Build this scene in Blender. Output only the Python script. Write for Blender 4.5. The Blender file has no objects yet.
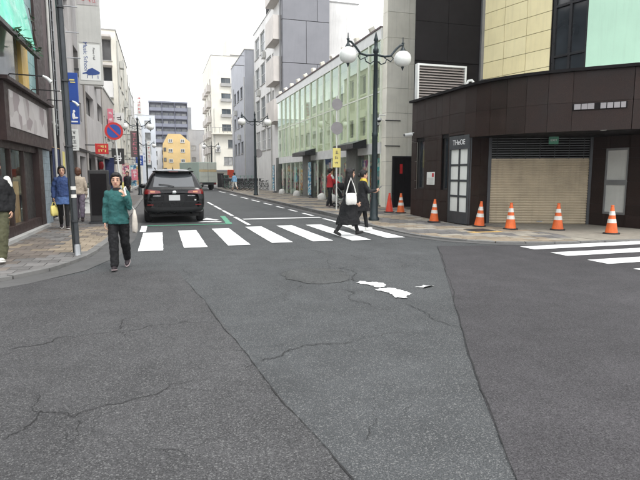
import bpy, math, random
from mathutils import Vector, Matrix
from mathutils.bvhtree import BVHTree
R = math.radians
random.seed(7)
scene = bpy.context.scene
COL = scene.collection

# ------------------------------------------------------------------ camera
F_PX, VX, VY, CAM_H = 520.0, 160.0, 176.0, 1.45        # in 640x480 photo pixels
PITCH = math.atan((240 - VY) / F_PX)
YAW = -math.atan((VX - 320) * math.cos(PITCH) / F_PX)
cam_d = bpy.data.cameras.new('camera'); cam = bpy.data.objects.new('camera', cam_d); COL.objects.link(cam)
cam_d.sensor_width = 36; cam_d.lens = 36 * F_PX / 640
cam_d.clip_start = .05; cam_d.clip_end = 2000
cam.location = (0, 0, CAM_H); cam.rotation_euler = (math.pi / 2 - PITCH, 0, -YAW)
scene.camera = cam

# ------------------------------------------------------------------ overcast daylight
SUN_EL, SUN_AZ = R(58), R(150)      # azimuth clockwise from +Y
w = bpy.data.worlds.new('World'); scene.world = w; w.use_nodes = True
nt = w.node_tree; nt.nodes.clear()
sky = nt.nodes.new('ShaderNodeTexSky'); sky.sky_type = 'NISHITA'; sky.sun_disc = False
sky.sun_elevation = SUN_EL; sky.sun_rotation = SUN_AZ
mixn = nt.nodes.new('ShaderNodeMix'); mixn.data_type = 'RGBA'; mixn.inputs[0].default_value = .9
mixn.inputs[7].default_value = (12.6, 12.75, 13.0, 1)       # even cloud cover over the clear sky
bg = nt.nodes.new('ShaderNodeBackground'); bg.inputs[1].default_value = .12
out = nt.nodes.new('ShaderNodeOutputWorld')
nt.links.new(sky.outputs[0], mixn.inputs[6]); nt.links.new(mixn.outputs[2], bg.inputs[0]); nt.links.new(bg.outputs[0], out.inputs[0])
sd = bpy.data.lights.new('sun', 'SUN'); sd.energy = 1.4; sd.angle = R(18); sd.color = (1, .97, .93)
so = bpy.data.objects.new('sun', sd); COL.objects.link(so)
sdir = Vector((math.sin(SUN_AZ) * math.cos(SUN_EL), math.cos(SUN_AZ) * math.cos(SUN_EL), math.sin(SUN_EL)))
so.rotation_euler = sdir.to_track_quat('Z', 'Y').to_euler(); so.location = (0, 0, 40)
vs = scene.view_settings; vs.view_transform = 'Standard'; vs.look = 'None'; vs.gamma = 1; vs.use_curve_mapping = False
vs.exposure = .55
scene.render.engine = 'CYCLES'
scene.cycles.max_bounces = 8; scene.cycles.transparent_max_bounces = 12

# ------------------------------------------------------------------ materials
def new_mat(name):
    m = bpy.data.materials.new(name); m.use_nodes = True
    t = m.node_tree; return m, t, t.nodes['Principled BSDF']

def N(t, kind, **kw):
    n = t.nodes.new('ShaderNode' + kind)
    for k, v in kw.items():
        if k.startswith('i_'):
            key = k[2:]; n.inputs[int(key) if key.isdigit() else key.replace('_', ' ')].default_value = v
        else: setattr(n, k, v)
    return n

def ramp(t, src, lo, hi, c0=(0, 0, 0, 1), c1=(1, 1, 1, 1)):
    r = N(t, 'ValToRGB'); r.color_ramp.elements[0].position = lo; r.color_ramp.elements[1].position = hi
    r.color_ramp.elements[0].color = c0; r.color_ramp.elements[1].color = c1
    t.links.new(src, r.inputs[0]); return r.outputs[0]

def mixc(t, fac, a, b, mode='MIX'):
    n = N(t, 'Mix', data_type='RGBA', blend_type=mode)
    for sock, val in ((n.inputs[0], fac), (n.inputs[6], a), (n.inputs[7], b)):
        if isinstance(val, (int, float)): sock.default_value = val
        elif isinstance(val, tuple): sock.default_value = val if len(val) == 4 else val + (1,)
        else: t.links.new(val, sock)
    return n.outputs[2]

def coords(t, scale=(1, 1, 1), kind='Object'):
    tc = N(t, 'TexCoord'); mp = N(t, 'Mapping'); mp.inputs['Scale'].default_value = scale
    t.links.new(tc.outputs[kind], mp.inputs[0]); return mp.outputs[0]

def noise(t, vec, scale, detail=4, rough=.55):
    n = N(t, 'TexNoise'); n.inputs['Scale'].default_value = scale; n.inputs['Detail'].default_value = detail
    n.inputs['Roughness'].default_value = rough
    t.links.new(vec, n.inputs['Vector']); return n.outputs[0]

MATS = {}
def M(name, col, rough=.7, var=.18, scale=2.5, streak=0, bump=.15, bscale=60, metal=0, spec=.4, rand=0, coat=0, grain=.06):
    m, t, b = new_mat(name); MATS[name] = m
    vec = coords(t); c = tuple(col)
    n1 = noise(t, vec, scale, 5)
    lo = tuple(x * (1 - var) for x in c); hi = tuple(min(1, x * (1 + var * .7)) for x in c)
    cc = ramp(t, n1, .3, .72, lo + (1,), hi + (1,))
    if grain:
        g2 = noise(t, vec, bscale * 1.7, 2)
        cc = mixc(t, grain, cc, ramp(t, g2, .3, .7), 'OVERLAY')
    if streak:
        v2 = coords(t, (5, 5, .35)); n2 = noise(t, v2, 2.2, 5, .6)
        cc = mixc(t, ramp(t, n2, .5, .8, (0, 0, 0, 1), (streak,) * 3 + (1,)), cc, tuple(x * .45 for x in c))
    if rand:
        oi = N(t, 'ObjectInfo')
        cc = mixc(t, rand, cc, ramp(t, oi.outputs['Random'], 0, 1, (.12, .12, .12, 1), (.9, .9, .9, 1)), 'OVERLAY')
    t.links.new(cc, b.inputs['Base Color'])
    rr = ramp(t, noise(t, vec, scale * 3, 3), .3, .7, (max(0, rough - .1),) * 3 + (1,), (min(1, rough + .1),) * 3 + (1,))
    t.links.new(rr, b.inputs['Roughness'])
    b.inputs['Metallic'].default_value = metal; b.inputs['Specular IOR Level'].default_value = spec
    b.inputs['Coat Weight'].default_value = coat; b.inputs['Coat Roughness'].default_value = .06
    if bump:
        bn = N(t, 'Bump'); bn.inputs['Strength'].default_value = bump; bn.inputs['Distance'].default_value = .01
        t.links.new(noise(t, vec, bscale, 4), bn.inputs['Height']); t.links.new(bn.outputs[0], b.inputs['Normal'])
    return m

def asphalt(name, base, speck, tint=(1, 1, 1), bump=.5):
    m, t, b = new_mat(name); MATS[name] = m
    vec = coords(t)
    big = noise(t, vec, .35, 5, .6); med = noise(t, vec, 2.2, 6, .65); fine = noise(t, vec, 120, 4, .8)
    vor = N(t, 'TexVoronoi'); vor.inputs['Scale'].default_value = 150; t.links.new(vec, vor.inputs['Vector'])
    vor2 = N(t, 'TexVoronoi'); vor2.inputs['Scale'].default_value = 62; t.links.new(vec, vor2.inputs['Vector'])
    a = tuple(base * x for x in tint)
    c = mixc(t, ramp(t, big, .35, .68), tuple(x * .86 for x in a), tuple(x * 1.12 for x in a))
    c = mixc(t, .32, c, ramp(t, med, .3, .72, (.2, .2, .2, 1), (.8, .8, .8, 1)), 'OVERLAY')
    c = mixc(t, .72, c, ramp(t, fine, .36, .66, (.02, .02, .02, 1), (.98, .98, .98, 1)), 'OVERLAY')
    sp = N(t, 'SeparateColor'); t.links.new(vor.outputs['Color'], sp.inputs[0])
    c = mixc(t, ramp(t, sp.outputs[0], .80, .97, (0, 0, 0, 1), (speck,) * 3 + (1,)), c, (.20, .20, .195))
    sp2 = N(t, 'SeparateColor'); t.links.new(vor2.outputs['Color'], sp2.inputs[0])
    near = ramp(t, vor2.outputs['Distance'], .12, .2, (1, 1, 1, 1), (0, 0, 0, 1))
    pick = ramp(t, sp2.outputs[1], .955, .97, (0, 0, 0, 1), (speck, speck, speck, 1))
    c = mixc(t, mixc(t, 1.0, near, pick, 'MULTIPLY'), c, (.30, .29, .275))
    # oil and tyre darkening with shapes of its own
    v3 = coords(t, (1.0, .16, 1)); st = noise(t, v3, 1.3, 4, .6)
    c = mixc(t, ramp(t, st, .52, .75, (0, 0, 0, 1), (.35,) * 3 + (1,)), c, tuple(x * .55 for x in a))
    t.links.new(c, b.inputs['Base Color']); b.inputs['Roughness'].default_value = .85; b.inputs['Specular IOR Level'].default_value = .3
    bn = N(t, 'Bump'); bn.inputs['Strength'].default_value = bump; bn.inputs['Distance'].default_value = .006
    hh = mixc(t, .5, vor.outputs['Distance'], fine); t.links.new(hh, bn.inputs['Height']); t.links.new(bn.outputs[0], b.inputs['Normal'])
    return m

asphalt('asphalt_old', .064, .65, (.95, 1.0, 1.03)); asphalt('asphalt_left', .057, .55, (1, .99, 1.01)); asphalt('asphalt_new', .049, .25, (1.04, .98, 1.04), .3)
asphalt('asphalt_patch', .067, .5, (.97, 1, .99))

def paint(name, col, under=(.06, .06, .06), wear=.5):
    m, t, b = new_mat(name); MATS[name] = m
    vec = coords(t); n1 = noise(t, vec, 9, 8, .75); n2 = noise(t, vec, 60, 3); n3 = noise(t, vec, 1.3, 3)
    c = mixc(t, ramp(t, n3, .3, .7), tuple(x * .9 for x in col), col)
    c = mixc(t, ramp(t, n1, .55, .70, (0, 0, 0, 1), (wear,) * 3 + (1,)), c, under)
    c = mixc(t, ramp(t, n2, .62, .72, (0, 0, 0, 1), (wear * .7,) * 3 + (1,)), c, under)
    t.links.new(c, b.inputs['Base Color']); b.inputs['Roughness'].default_value = .7
    bn = N(t, 'Bump'); bn.inputs['Strength'].default_value = .25; bn.inputs['Distance'].default_value = .004
    t.links.new(noise(t, vec, 110, 3), bn.inputs['Height']); t.links.new(bn.outputs[0], b.inputs['Normal'])
paint('paint_white', (.80, .80, .79), wear=.55); paint('paint_worn', (.78, .78, .77), wear=.85); paint('paint_green', (.09, .34, .21), wear=.9)

def glass_window(name, dark, curtain):
    m, t, b = new_mat(name); MATS[name] = m
    oi = N(t, 'ObjectInfo'); r = ramp(t, oi.outputs['Random'], .45, .75, dark + (1,), curtain + (1,))
    vec = coords(t); r = mixc(t, .5, r, ramp(t, noise(t, vec, 1.1, 2), .3, .7, (.2, .2, .2, 1), (.8, .8, .8, 1)), 'OVERLAY')
    t.links.new(r, b.inputs['Base Color']); b.inputs['Roughness'].default_value = .07; b.inputs['Specular IOR Level'].default_value = .8
glass_window('glass_dark', (.025, .03, .035), (.12, .12, .12)); glass_window('glass_mid', (.06, .075, .085), (.34, .34, .33))

def clear_glass(name, tint, ior=1.55, boost=.04):
    m = bpy.data.materials.new(name); m.use_nodes = True; MATS[name] = m
    t = m.node_tree; t.nodes.clear()
    o = N(t, 'OutputMaterial'); tr = N(t, 'BsdfTransparent'); tr.inputs[0].default_value = tint + (1,)
    gl = N(t, 'BsdfGlossy'); gl.inputs['Roughness'].default_value = .015; gl.inputs[0].default_value = (.86, 1, .90, 1)
    fr = N(t, 'LayerWeight'); fr.inputs[0].default_value = .5
    pw = N(t, 'Math', operation='POWER'); pw.inputs[1].default_value = 3.2; t.links.new(fr.outputs['Facing'], pw.inputs[0])
    ml = N(t, 'Math', operation='MULTIPLY'); ml.inputs[1].default_value = ior; t.links.new(pw.outputs[0], ml.inputs[0])
    ad = N(t, 'Math', operation='ADD', use_clamp=True); ad.inputs[1].default_value = boost
    mx = N(t, 'MixShader'); t.links.new(ml.outputs[0], ad.inputs[0]); t.links.new(ad.outputs[0], mx.inputs[0])
    t.links.new(tr.outputs[0], mx.inputs[1]); t.links.new(gl.outputs[0], mx.inputs[2]); t.links.new(mx.outputs[0], o.inputs[0])
clear_glass('glass_green', (.90, .955, .87), .75, .05); clear_glass('glass_shop', (.92, .96, .94), .5, .03)

M('kerb_stone', (.175, .172, .165), .85, .22, 4, bump=.4, bscale=90, rand=.12); M('gutter', (.095, .094, .092), .88, .2, 1.5, bump=.4, bscale=90)
M('paver_grey', (0.148, 0.142, 0.136), .85, .2, 5, bump=.35, bscale=110, rand=.30); M('paver_brown', (0.160, 0.136, 0.116), .85, .2, 5, bump=.35, bscale=110, rand=.28)
M('paver_tan', (0.265, 0.218, 0.160), .85, .2, 5, bump=.35, bscale=110, rand=.25); M('paver_pale', (0.290, 0.265, 0.220), .85, .18, 5, bump=.3, bscale=110, rand=.22)
M('paver_ochre', (.46, .30, .11), .8, .2, 5, bump=.3, bscale=110, rand=.2)
M('bed', (.10, .095, .088), .95, .2, 6, bump=.4)
M('crack', (.022, .022, .022), .95, .3, 30, bump=.3)
def granite():
    m, t, b = new_mat('granite'); MATS['granite'] = m
    vec = coords(t); n1 = noise(t, vec, 140, 4, .75); n2 = noise(t, vec, 3, 4); n4 = noise(t, vec, 40, 3, .7)
    oi = N(t, 'ObjectInfo')
    c = ramp(t, n1, .38, .70, (.005, .0032, .0028, 1), (.050, .028, .022, 1))
    c = mixc(t, .4, c, ramp(t, n4, .3, .7, (.2, .2, .2, 1), (.8, .8, .8, 1)), 'OVERLAY')
    c = mixc(t, .4, c, ramp(t, n2, .3, .7, (.25, .25, .25, 1), (.75, .75, .75, 1)), 'OVERLAY')
    c = mixc(t, .35, c, ramp(t, oi.outputs['Random'], 0, 1, (.3, .3, .3, 1), (.7, .7, .7, 1)), 'OVERLAY')
    t.links.new(c, b.inputs['Base Color']); b.inputs['Specular IOR Level'].default_value = .22
    rr = ramp(t, n2, .3, .7, (.34, .34, .34, 1), (.6, .6, .6, 1)); t.links.new(rr, b.inputs['Roughness'])
granite()
M('joint_dark', (.012, .011, .011), .9, .1); M('black_paint', (.014, .014, .016), .35, .3, 3, bump=.05); M('black_wall', (.010, .0085, .009), .65, .2, 1.5, streak=.2, bump=.1, spec=.12)
M('shutter', (.45, .375, .265), .5, .16, 2, streak=.4, bump=.08); M('steel', (.33, .34, .345), .4, .15, 4, metal=.7, bump=.05); M('dark_steel', (.05, .052, .055), .45, .2, 4, metal=.4, bump=.05)
M('cream_stone', (.80, .77, .67), .7, .10, 1.5, streak=.25, bump=.12, rand=.08); M('yellow_panel', (.76, .67, .40), .55, .07, 1.5, streak=.18, bump=.06, rand=.06)
M('green_wall', (.50, .74, .58), .6, .06, 1, streak=.15, bump=.06); M('louvre', (.36, .32, .30), .5, .12, 3, bump=.05)
M('grey_panel', (.225, .227, .245), .55, .08, .8, streak=.15, bump=.06, rand=.06); M('white_wall', (.72, .71, .69), .75, .10, .8, streak=.3, bump=.1)
M('cream_wall', (.76, .73, .64), .75, .08, .6, streak=.22, bump=.1); M('greige_wall', (.42, .39, .36), .8, .14, .8, streak=.4, bump=.15); M('pink_grey_wall', (.47, .445, .435), .8, .16, .8, streak=.65, bump=.12)
M('balcony_wall', (.62, .58, .54), .75, .1, .9, streak=.35, bump=.1); M('blue_grey_wall', (.42, .43, .465), .7, .1, .6, streak=.25, bump=.08)
M('dark_block', (.11, .115, .15), .7, .12, .5, streak=.2, bump=.08); M('block_rail', (.20, .21, .26), .6, .1, 1, bump=.05); M('ochre_wall', (.72, .52, .24), .75, .1, .6, streak=.2, bump=.1)
M('concrete', (.40, .395, .38), .85, .18, 1.2, streak=.3, bump=.25); M('grey_block', (.33, .335, .345), .8, .12, .7, streak=.25, bump=.1); M('white_blue_wall', (.66, .70, .76), .75, .08, .8, streak=.2, bump=.08)
M('frame_white', (.70, .71, .69), .45, .1, 3, bump=.04); M('frame_green', (.74, .77, .66), .4, .08, 3, bump=.04); M('frame_grey', (.20, .20, .20), .45, .1, 3, bump=.04, metal=.3); M('frame_dark', (.045, .042, .04), .5, .2, 3, bump=.04)
M('brown_wood', (.036, .020, .018), .55, .3, 3, streak=.3, bump=.15); M('mauve_wall', (.13, .10, .10), .75, .15, 1.5, streak=.3, bump=.15); M('tan_wood', (.40, .25, .115), .5, .25, 3, streak=.4, bump=.1)
M('teal_tile', (.20, .34, .34), .4, .2, 4, streak=.3, bump=.1, rand=.2); M('blue_tile', (.27, .33, .37), .45, .2, 5, streak=.2, bump=.2, rand=.15); M('teal_sign', (.01, .60, .38), .3, .3, 1.2, bump=.03); M('amber', (.66, .44, .13), .5, .15, 2, streak=.2, bump=.1)
M('sign_white', (.72, .73, .70), .45, .06, 2, streak=.15, bump=.03); M('sign_grey', (.50, .50, .47), .5, .08, 2, streak=.2, bump=.03); M('sign_blue', (.025, .075, .33), .4, .15, 2, bump=.02); M('sign_red', (.55, .03, .03), .4, .15, 2, bump=.02)
M('sign_yellow', (.76, .66, .22), .45, .12, 3, bump=.03); M('sign_pink', (.62, .18, .24), .45, .15, 2, bump=.02); M('ink', (.03, .03, .035), .6, .1, bump=0); M('ink_blue', (.03, .07, .24), .5, .1, bump=0); M('ink_white', (.8, .8, .8), .5, .05, bump=0); M('ink_red', (.5, .03, .04), .5, .1, bump=0)
M('sign_back', (.27, .255, .26), .5, .12, 3, metal=0, bump=.04); M('cone_orange', (.70, .135, .03), .55, .22, 6, streak=.5, bump=.06, rand=.12); M('cone_red', (.66, .06, .03), .5, .14, 6, bump=.06); M('reflective', (.70, .68, .63), .4, .2, 8, streak=.6, bump=.05); M('rubber', (.018, .017, .017), .75, .2, 8, bump=.1)
M('lamp_iron', (.022, .032, .036), .42, .25, 6, bump=.12, metal=.3); M('globe', (.82, .82, .79), .25, .05, 4, streak=.12, bump=0); M('pole_grey', (.06, .065, .07), .5, .25, 3, streak=.35, bump=.12, metal=.3); M('pole_dark', (.014, .018, .018), .55, .25, 3, bump=.1); M('pole_white', (.66, .66, .63), .5, .12, 3, streak=.3, bump=.05)
M('car_paint', (.0045, .0047, .0052), .28, .1, 1, bump=0, coat=.35, spec=.25, grain=0); M('car_plastic', (.008, .008, .009), .6, .1, 6, bump=.08); M('car_glass', (.05, .055, .06), .04, .1, 1, bump=0, spec=1, coat=.6, grain=0); M('tail_red', (.17, .008, .008), .15, .2, 4, bump=0, coat=1); M('tail_clear', (.55, .22, .10), .15, .1, bump=0, coat=1); M('chrome', (.65, .65, .66), .15, .05, bump=0, metal=1); M('plate', (.55, .55, .55), .5, .05, bump=0)
M('truck_box', (.50, .53, .47), .5, .08, 1, streak=.3, bump=.05); M('truck_side', (.47, .58, .52), .5, .08, 1, streak=.3, bump=.05); M('truck_tan', (.55, .44, .26), .5, .1, 2, bump=.05)
M('skin', (.56, .33, .23), .55, .06, 8, bump=.05, bscale=120); M('hair_black', (.008, .0065, .006), .6, .3, 14, bump=.3, bscale=120); M('hair_auburn', (.10, .042, .022), .45, .3, 14, bump=.3, bscale=120); M('lip', (.42, .14, .12), .5, .05, bump=0); M('eye', (.02, .014, .012), .25, .05, bump=0)
M('cloth_teal', (.022, .105, .100), .8, .3, 7, bump=.5, bscale=22); M('cloth_black', (.007, .007, .008), .8, .3, 7, bump=.5, bscale=25); M('cloth_darkgrey', (.014, .014, .016), .8, .3, 7, bump=.5, bscale=25); M('cloth_blue', (.028, .055, .155), .8, .3, 7, bump=.5, bscale=22); M('cloth_blue_light', (.07, .13, .30), .8, .25, 7, bump=.5, bscale=25); M('cloth_beige', (.50, .42, .33), .8, .2, 7, bump=.5, bscale=25); M('cloth_mauve', (.16, .13, .17), .8, .2, 7, bump=.5, bscale=25); M('cloth_olive', (.075, .075, .04), .85, .25, 7, bump=.5, bscale=25); M('cloth_white', (.68, .67, .63), .8, .12, 7, bump=.5, bscale=25); M('cloth_yellow', (.62, .45, .06), .8, .2, 8, bump=.5, bscale=30); M('cloth_red', (.45, .025, .03), .8, .2, 7, bump=.4, bscale=25); M('cloth_sky', (.22, .42, .62), .8, .2, 7, bump=.4, bscale=25); M('shoe_dark', (.03, .022, .026), .6, .3, 14, bump=.2); M('shoe_sole', (.35, .28, .28), .7, .2, 8, bump=.1)
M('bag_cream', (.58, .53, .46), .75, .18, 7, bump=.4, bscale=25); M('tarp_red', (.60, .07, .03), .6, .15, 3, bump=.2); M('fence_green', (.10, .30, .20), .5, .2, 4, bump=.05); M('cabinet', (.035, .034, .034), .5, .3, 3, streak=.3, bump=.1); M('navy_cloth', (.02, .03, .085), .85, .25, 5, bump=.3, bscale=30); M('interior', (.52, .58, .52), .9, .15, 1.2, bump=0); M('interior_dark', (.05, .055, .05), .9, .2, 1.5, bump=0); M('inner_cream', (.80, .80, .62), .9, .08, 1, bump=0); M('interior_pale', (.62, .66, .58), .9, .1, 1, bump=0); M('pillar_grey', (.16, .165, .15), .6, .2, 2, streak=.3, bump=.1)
def print_mat(name, cols, scale):
    m, t, b = new_mat(name); MATS[name] = m
    vec = coords(t); v = N(t, 'TexVoronoi'); v.inputs['Scale'].default_value = scale; t.links.new(vec, v.inputs['Vector'])
    s = N(t, 'SeparateColor'); t.links.new(v.outputs['Color'], s.inputs[0])
    r = N(t, 'ValToRGB'); r.color_ramp.interpolation = 'CONSTANT'; t.links.new(s.outputs[0], r.inputs[0])
    e = r.color_ramp.elements; e[0].position = 0; e[0].color = cols[0] + (1,); e[1].position = 1 / len(cols); e[1].color = cols[1] + (1,)
    for i, c in enumerate(cols[2:], 2): x = e.new(i / len(cols)); x.color = c + (1,)
    t.links.new(r.outputs[0], b.inputs['Base Color']); b.inputs['Roughness'].default_value = .8
print_mat('print_pink', [(.55, .16, .22), (.60, .42, .40), (.35, .05, .10), (.62, .52, .42), (.16, .08, .14)], 7)
print_mat('print_orange', [(.55, .22, .04), (.50, .36, .08), (.12, .08, .14), (.46, .06, .05), (.55, .46, .32)], 7)
print_mat('print_blue', [(.50, .60, .64), (.10, .32, .48), (.62, .66, .64), (.05, .16, .30), (.24, .48, .56)], 9)
print_mat('print_teal', [(.03, .34, .33), (.06, .42, .40), (.40, .48, .44), (.02, .18, .22)], 6)
print_mat('print_mixed', [(.30, .05, .07), (.10, .12, .24), (.50, .44, .34), (.06, .06, .07), (.22, .30, .16)], 8)
print_mat('print_sign', [(.36, .33, .32), (.42, .39, .38), (.27, .23, .23), (.46, .43, .42)], 3)

def translucent(name, col):
    m = bpy.data.materials.new(name); m.use_nodes = True; MATS[name] = m; t = m.node_tree; b = t.nodes['Principled BSDF']; o = t.nodes['Material Output']
    b.inputs['Base Color'].default_value = col + (1,); b.inputs['Roughness'].default_value = .3
    tr = N(t, 'BsdfTranslucent'); tr.inputs[0].default_value = col + (1,); mx = N(t, 'MixShader'); mx.inputs[0].default_value = .7
    t.links.new(b.outputs[0], mx.inputs[1]); t.links.new(tr.outputs[0], mx.inputs[2]); t.links.new(mx.outputs[0], o.inputs[0])
translucent('green_plastic', (.03, .80, .52))
# ------------------------------------------------------------------ mesh helpers
class MB:
    """collects shapes in world (or local) metres; build() links them as ONE mesh object"""
    def __init__(s): s.v = []; s.f = []; s.s = []
    def add(s, vs, fs, smooth=False):
        o = len(s.v); s.v += [Vector(p) for p in vs]; s.f += [tuple(o + i for i in f) for f in fs]; s.s += [smooth] * len(fs); return s
    def box(s, x0, x1, y0, y1, z0, z1):
        return s.add([(x0,y0,z0),(x1,y0,z0),(x1,y1,z0),(x0,y1,z0),(x0,y0,z1),(x1,y0,z1),(x1,y1,z1),(x0,y1,z1)],
                     [(3,2,1,0),(4,5,6,7),(0,1,5,4),(1,2,6,5),(2,3,7,6),(3,0,4,7)])
    def obox(s, c, size, rot):
        c = Vector(c); h = Vector(size) / 2; vs = []
        for z in (-1, 1):
            for x, y in ((-1,-1),(1,-1),(1,1),(-1,1)): vs.append(c + rot @ Vector((x*h.x, y*h.y, z*h.z)))
        return s.add(vs, [(3,2,1,0),(4,5,6,7),(0,1,5,4),(1,2,6,5),(2,3,7,6),(3,0,4,7)])
    def bar(s, p0, p1, w, h=None, up=(0,0,1)):
        p0, p1 = Vector(p0), Vector(p1); d = p1 - p0; L = d.length; z = d.normalized()
        x = z.cross(Vector(up)); x = Vector((1,0,0)) if x.length < 1e-4 else x.normalized(); y = z.cross(x)
        rot = Matrix((x, y, z)).transposed()
        return s.obox((p0 + p1) / 2, (w, h or w, L), rot)
    def path(s, pts, rad, seg=8, smooth=True, cap=True):
        pts = [Vector(p) for p in pts]; n = len(pts); rad = [rad] * n if isinstance(rad, (int, float)) else rad
        vs, fs = [], []; prev = None
        for i, p in enumerate(pts):
            t = (pts[min(i+1, n-1)] - pts[max(i-1, 0)]).normalized()
            if prev is None:
                a = t.cross(Vector((0,0,1))); a = Vector((1,0,0)) if a.length < .05 else a.normalized()
            else:
                a = (prev - t * prev.dot(t)).normalized()
            prev = a; b = t.cross(a)
            for k in range(seg):
                an = 2 * math.pi * k / seg; vs.append(p + (a * math.cos(an) + b * math.sin(an)) * rad[i])
        for i in range(n - 1):
            for k in range(seg):
                k2 = (k + 1) % seg; fs.append((i*seg+k, i*seg+k2, (i+1)*seg+k2, (i+1)*seg+k))
        s.add(vs, fs, smooth)
        if cap: s.add(vs[:seg], [tuple(reversed(range(seg)))]); s.add(vs[-seg:], [tuple(range(seg))])
        return s
    def tube(s, p0, p1, r0, r1=None, seg=12): return s.path([p0, p1], [r0, r0 if r1 is None else r1], seg)
    def lathe(s, prof, seg=20, c=(0,0,0), smooth=True, sx=1, sy=1):
        vs, fs = [], []; n = len(prof)
        for r, z in prof:
            for k in range(seg):
                an = 2 * math.pi * k / seg; vs.append((c[0] + sx*r*math.cos(an), c[1] + sy*r*math.sin(an), c[2] + z))
        for i in range(n - 1):
            for k in range(seg):
                k2 = (k + 1) % seg; fs.append((i*seg+k, i*seg+k2, (i+1)*seg+k2, (i+1)*seg+k))
        s.add(vs, fs, smooth); s.add(vs[:seg], [tuple(reversed(range(seg)))]); s.add(vs[-seg:], [tuple(range(seg))]); return s
    def loft(s, rings, seg=18, pleat=0, npl=11):                  # rings: (cx, cy, z, rx, ry)
        vs, fs = [], []; n = len(rings)
        for i, (cx, cy, z, rx, ry) in enumerate(rings):
            for k in range(seg):
                an = 2 * math.pi * k / seg; q = 1 + pleat*math.cos(npl*an+.7*math.sin(3*an))*i/(n-1); vs.append((cx + rx*q*math.cos(an), cy + ry*q*math.sin(an), z))
        for i in range(n - 1):
            for k in range(seg):
                k2 = (k + 1) % seg; fs.append((i*seg+k, (i+1)*seg+k, (i+1)*seg+k2, i*seg+k2))
        s.add(vs, fs, True); s.add(vs[:seg], [tuple(range(seg))]); s.add(vs[-seg:], [tuple(reversed(range(seg)))]); return s
    def ell(s, c, r, rot=None, seg=16, rings=10):
        c = Vector(c); vs, fs = [], []
        for i in range(rings + 1):
            ph = math.pi * (i + .02 if i == 0 else i - .02 if i == rings else i) / rings
            for k in range(seg):
                an = 2 * math.pi * k / seg
                p = Vector((r[0]*math.sin(ph)*math.cos(an), r[1]*math.sin(ph)*math.sin(an), r[2]*math.cos(ph)))
                vs.append(c + (rot @ p if rot else p))
        for i in range(rings):
            for k in range(seg):
                k2 = (k + 1) % seg; fs.append((i*seg+k, (i+1)*seg+k, (i+1)*seg+k2, i*seg+k2))
        s.add(vs, fs, True); s.add(vs[:seg], [tuple(range(seg))]); s.add(vs[-seg:], [tuple(reversed(range(seg)))]); return s
    def capsule(s, p0, r0, p1, r1, seg=12):
        s.ell(p0, (r0,)*3, seg=seg, rings=8); s.ell(p1, (r1,)*3, seg=seg, rings=8); return s.path([p0, p1], [r0, r1], seg)
    def prism(s, poly, z0, z1):
        n = len(poly); vs = [(x, y, z0) for x, y in poly] + [(x, y, z1) for x, y in poly]
        return s.add(vs, [tuple(reversed(range(n))), tuple(range(n, 2*n))] + [(i, (i+1) % n, n+(i+1) % n, n+i) for i in range(n)])
    def quad_x(s, x, y0, y1, z0, z1): return s.add([(x, y0, z0), (x, y0, z1), (x, y1, z1), (x, y1, z0)], [(0, 1, 2, 3)])
    def sheet(s, poly, z): return s.add([(x, y, z) for x, y in poly], [tuple(range(len(poly)))])
    def wall(s, ax, c, nr, u0, u1, z0, z1, holes=(), depth=.15):
        """wall plane with real openings; ax 'x': plane x=c with u=y, ax 'y': plane y=c with u=x; nr = outward sign"""
        us = sorted({u0, u1, *[h[0] for h in holes], *[h[1] for h in holes]}); us = [u for u in us if u0 <= u <= u1]
        zs = sorted({z0, z1, *[h[2] for h in holes], *[h[3] for h in holes]}); zs = [z for z in zs if z0 <= z <= z1]
        P = (lambda u, z, d=0: (c - nr*d, u, z)) if ax == 'x' else (lambda u, z, d=0: (u, c - nr*d, z))
        for i in range(len(us) - 1):
            for j in range(len(zs) - 1):
                um, zm = (us[i]+us[i+1])/2, (zs[j]+zs[j+1])/2
                if any(h[0] < um < h[1] and h[2] < zm < h[3] for h in holes): continue
                s.add([P(us[i], zs[j]), P(us[i+1], zs[j]), P(us[i+1], zs[j+1]), P(us[i], zs[j+1])], [(0,1,2,3)])
        for a, b, e, f in [h[:4] for h in holes]:
            q = [(a,e),(b,e),(b,f),(a,f)]
            for k in range(4):
                p, r = q[k], q[(k+1) % 4]; s.add([P(*p), P(*r), P(*r, depth), P(*p, depth)], [(0,1,2,3)])
        return s
    def build(s, name, mat, parent=None, origin=None, bevel=0, subsurf=0, local=False):
        off = Vector((0,0,0))
        if origin is not None: off = Vector(origin)
        q = parent
        while q is not None and not local: off = off + q.location; q = q.parent
        me = bpy.data.meshes.new(name); me.from_pydata([v - off for v in s.v], [], s.f)
        me.polygons.foreach_set('use_smooth', s.s); me.update()
        if mat: me.materials.append(MATS[mat])
        o = bpy.data.objects.new(name, me); COL.objects.link(o)
        if origin is not None: o.location = origin
        if parent: o.parent = parent
        if bevel:
            b = o.modifiers.new('bevel', 'BEVEL'); b.width = bevel; b.segments = 2; b.limit_method = 'ANGLE'; b.angle_limit = R(40)
        if subsurf:
            b = o.modifiers.new('sub', 'SUBSURF'); b.levels = b.render_levels = subsurf
        return o

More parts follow.
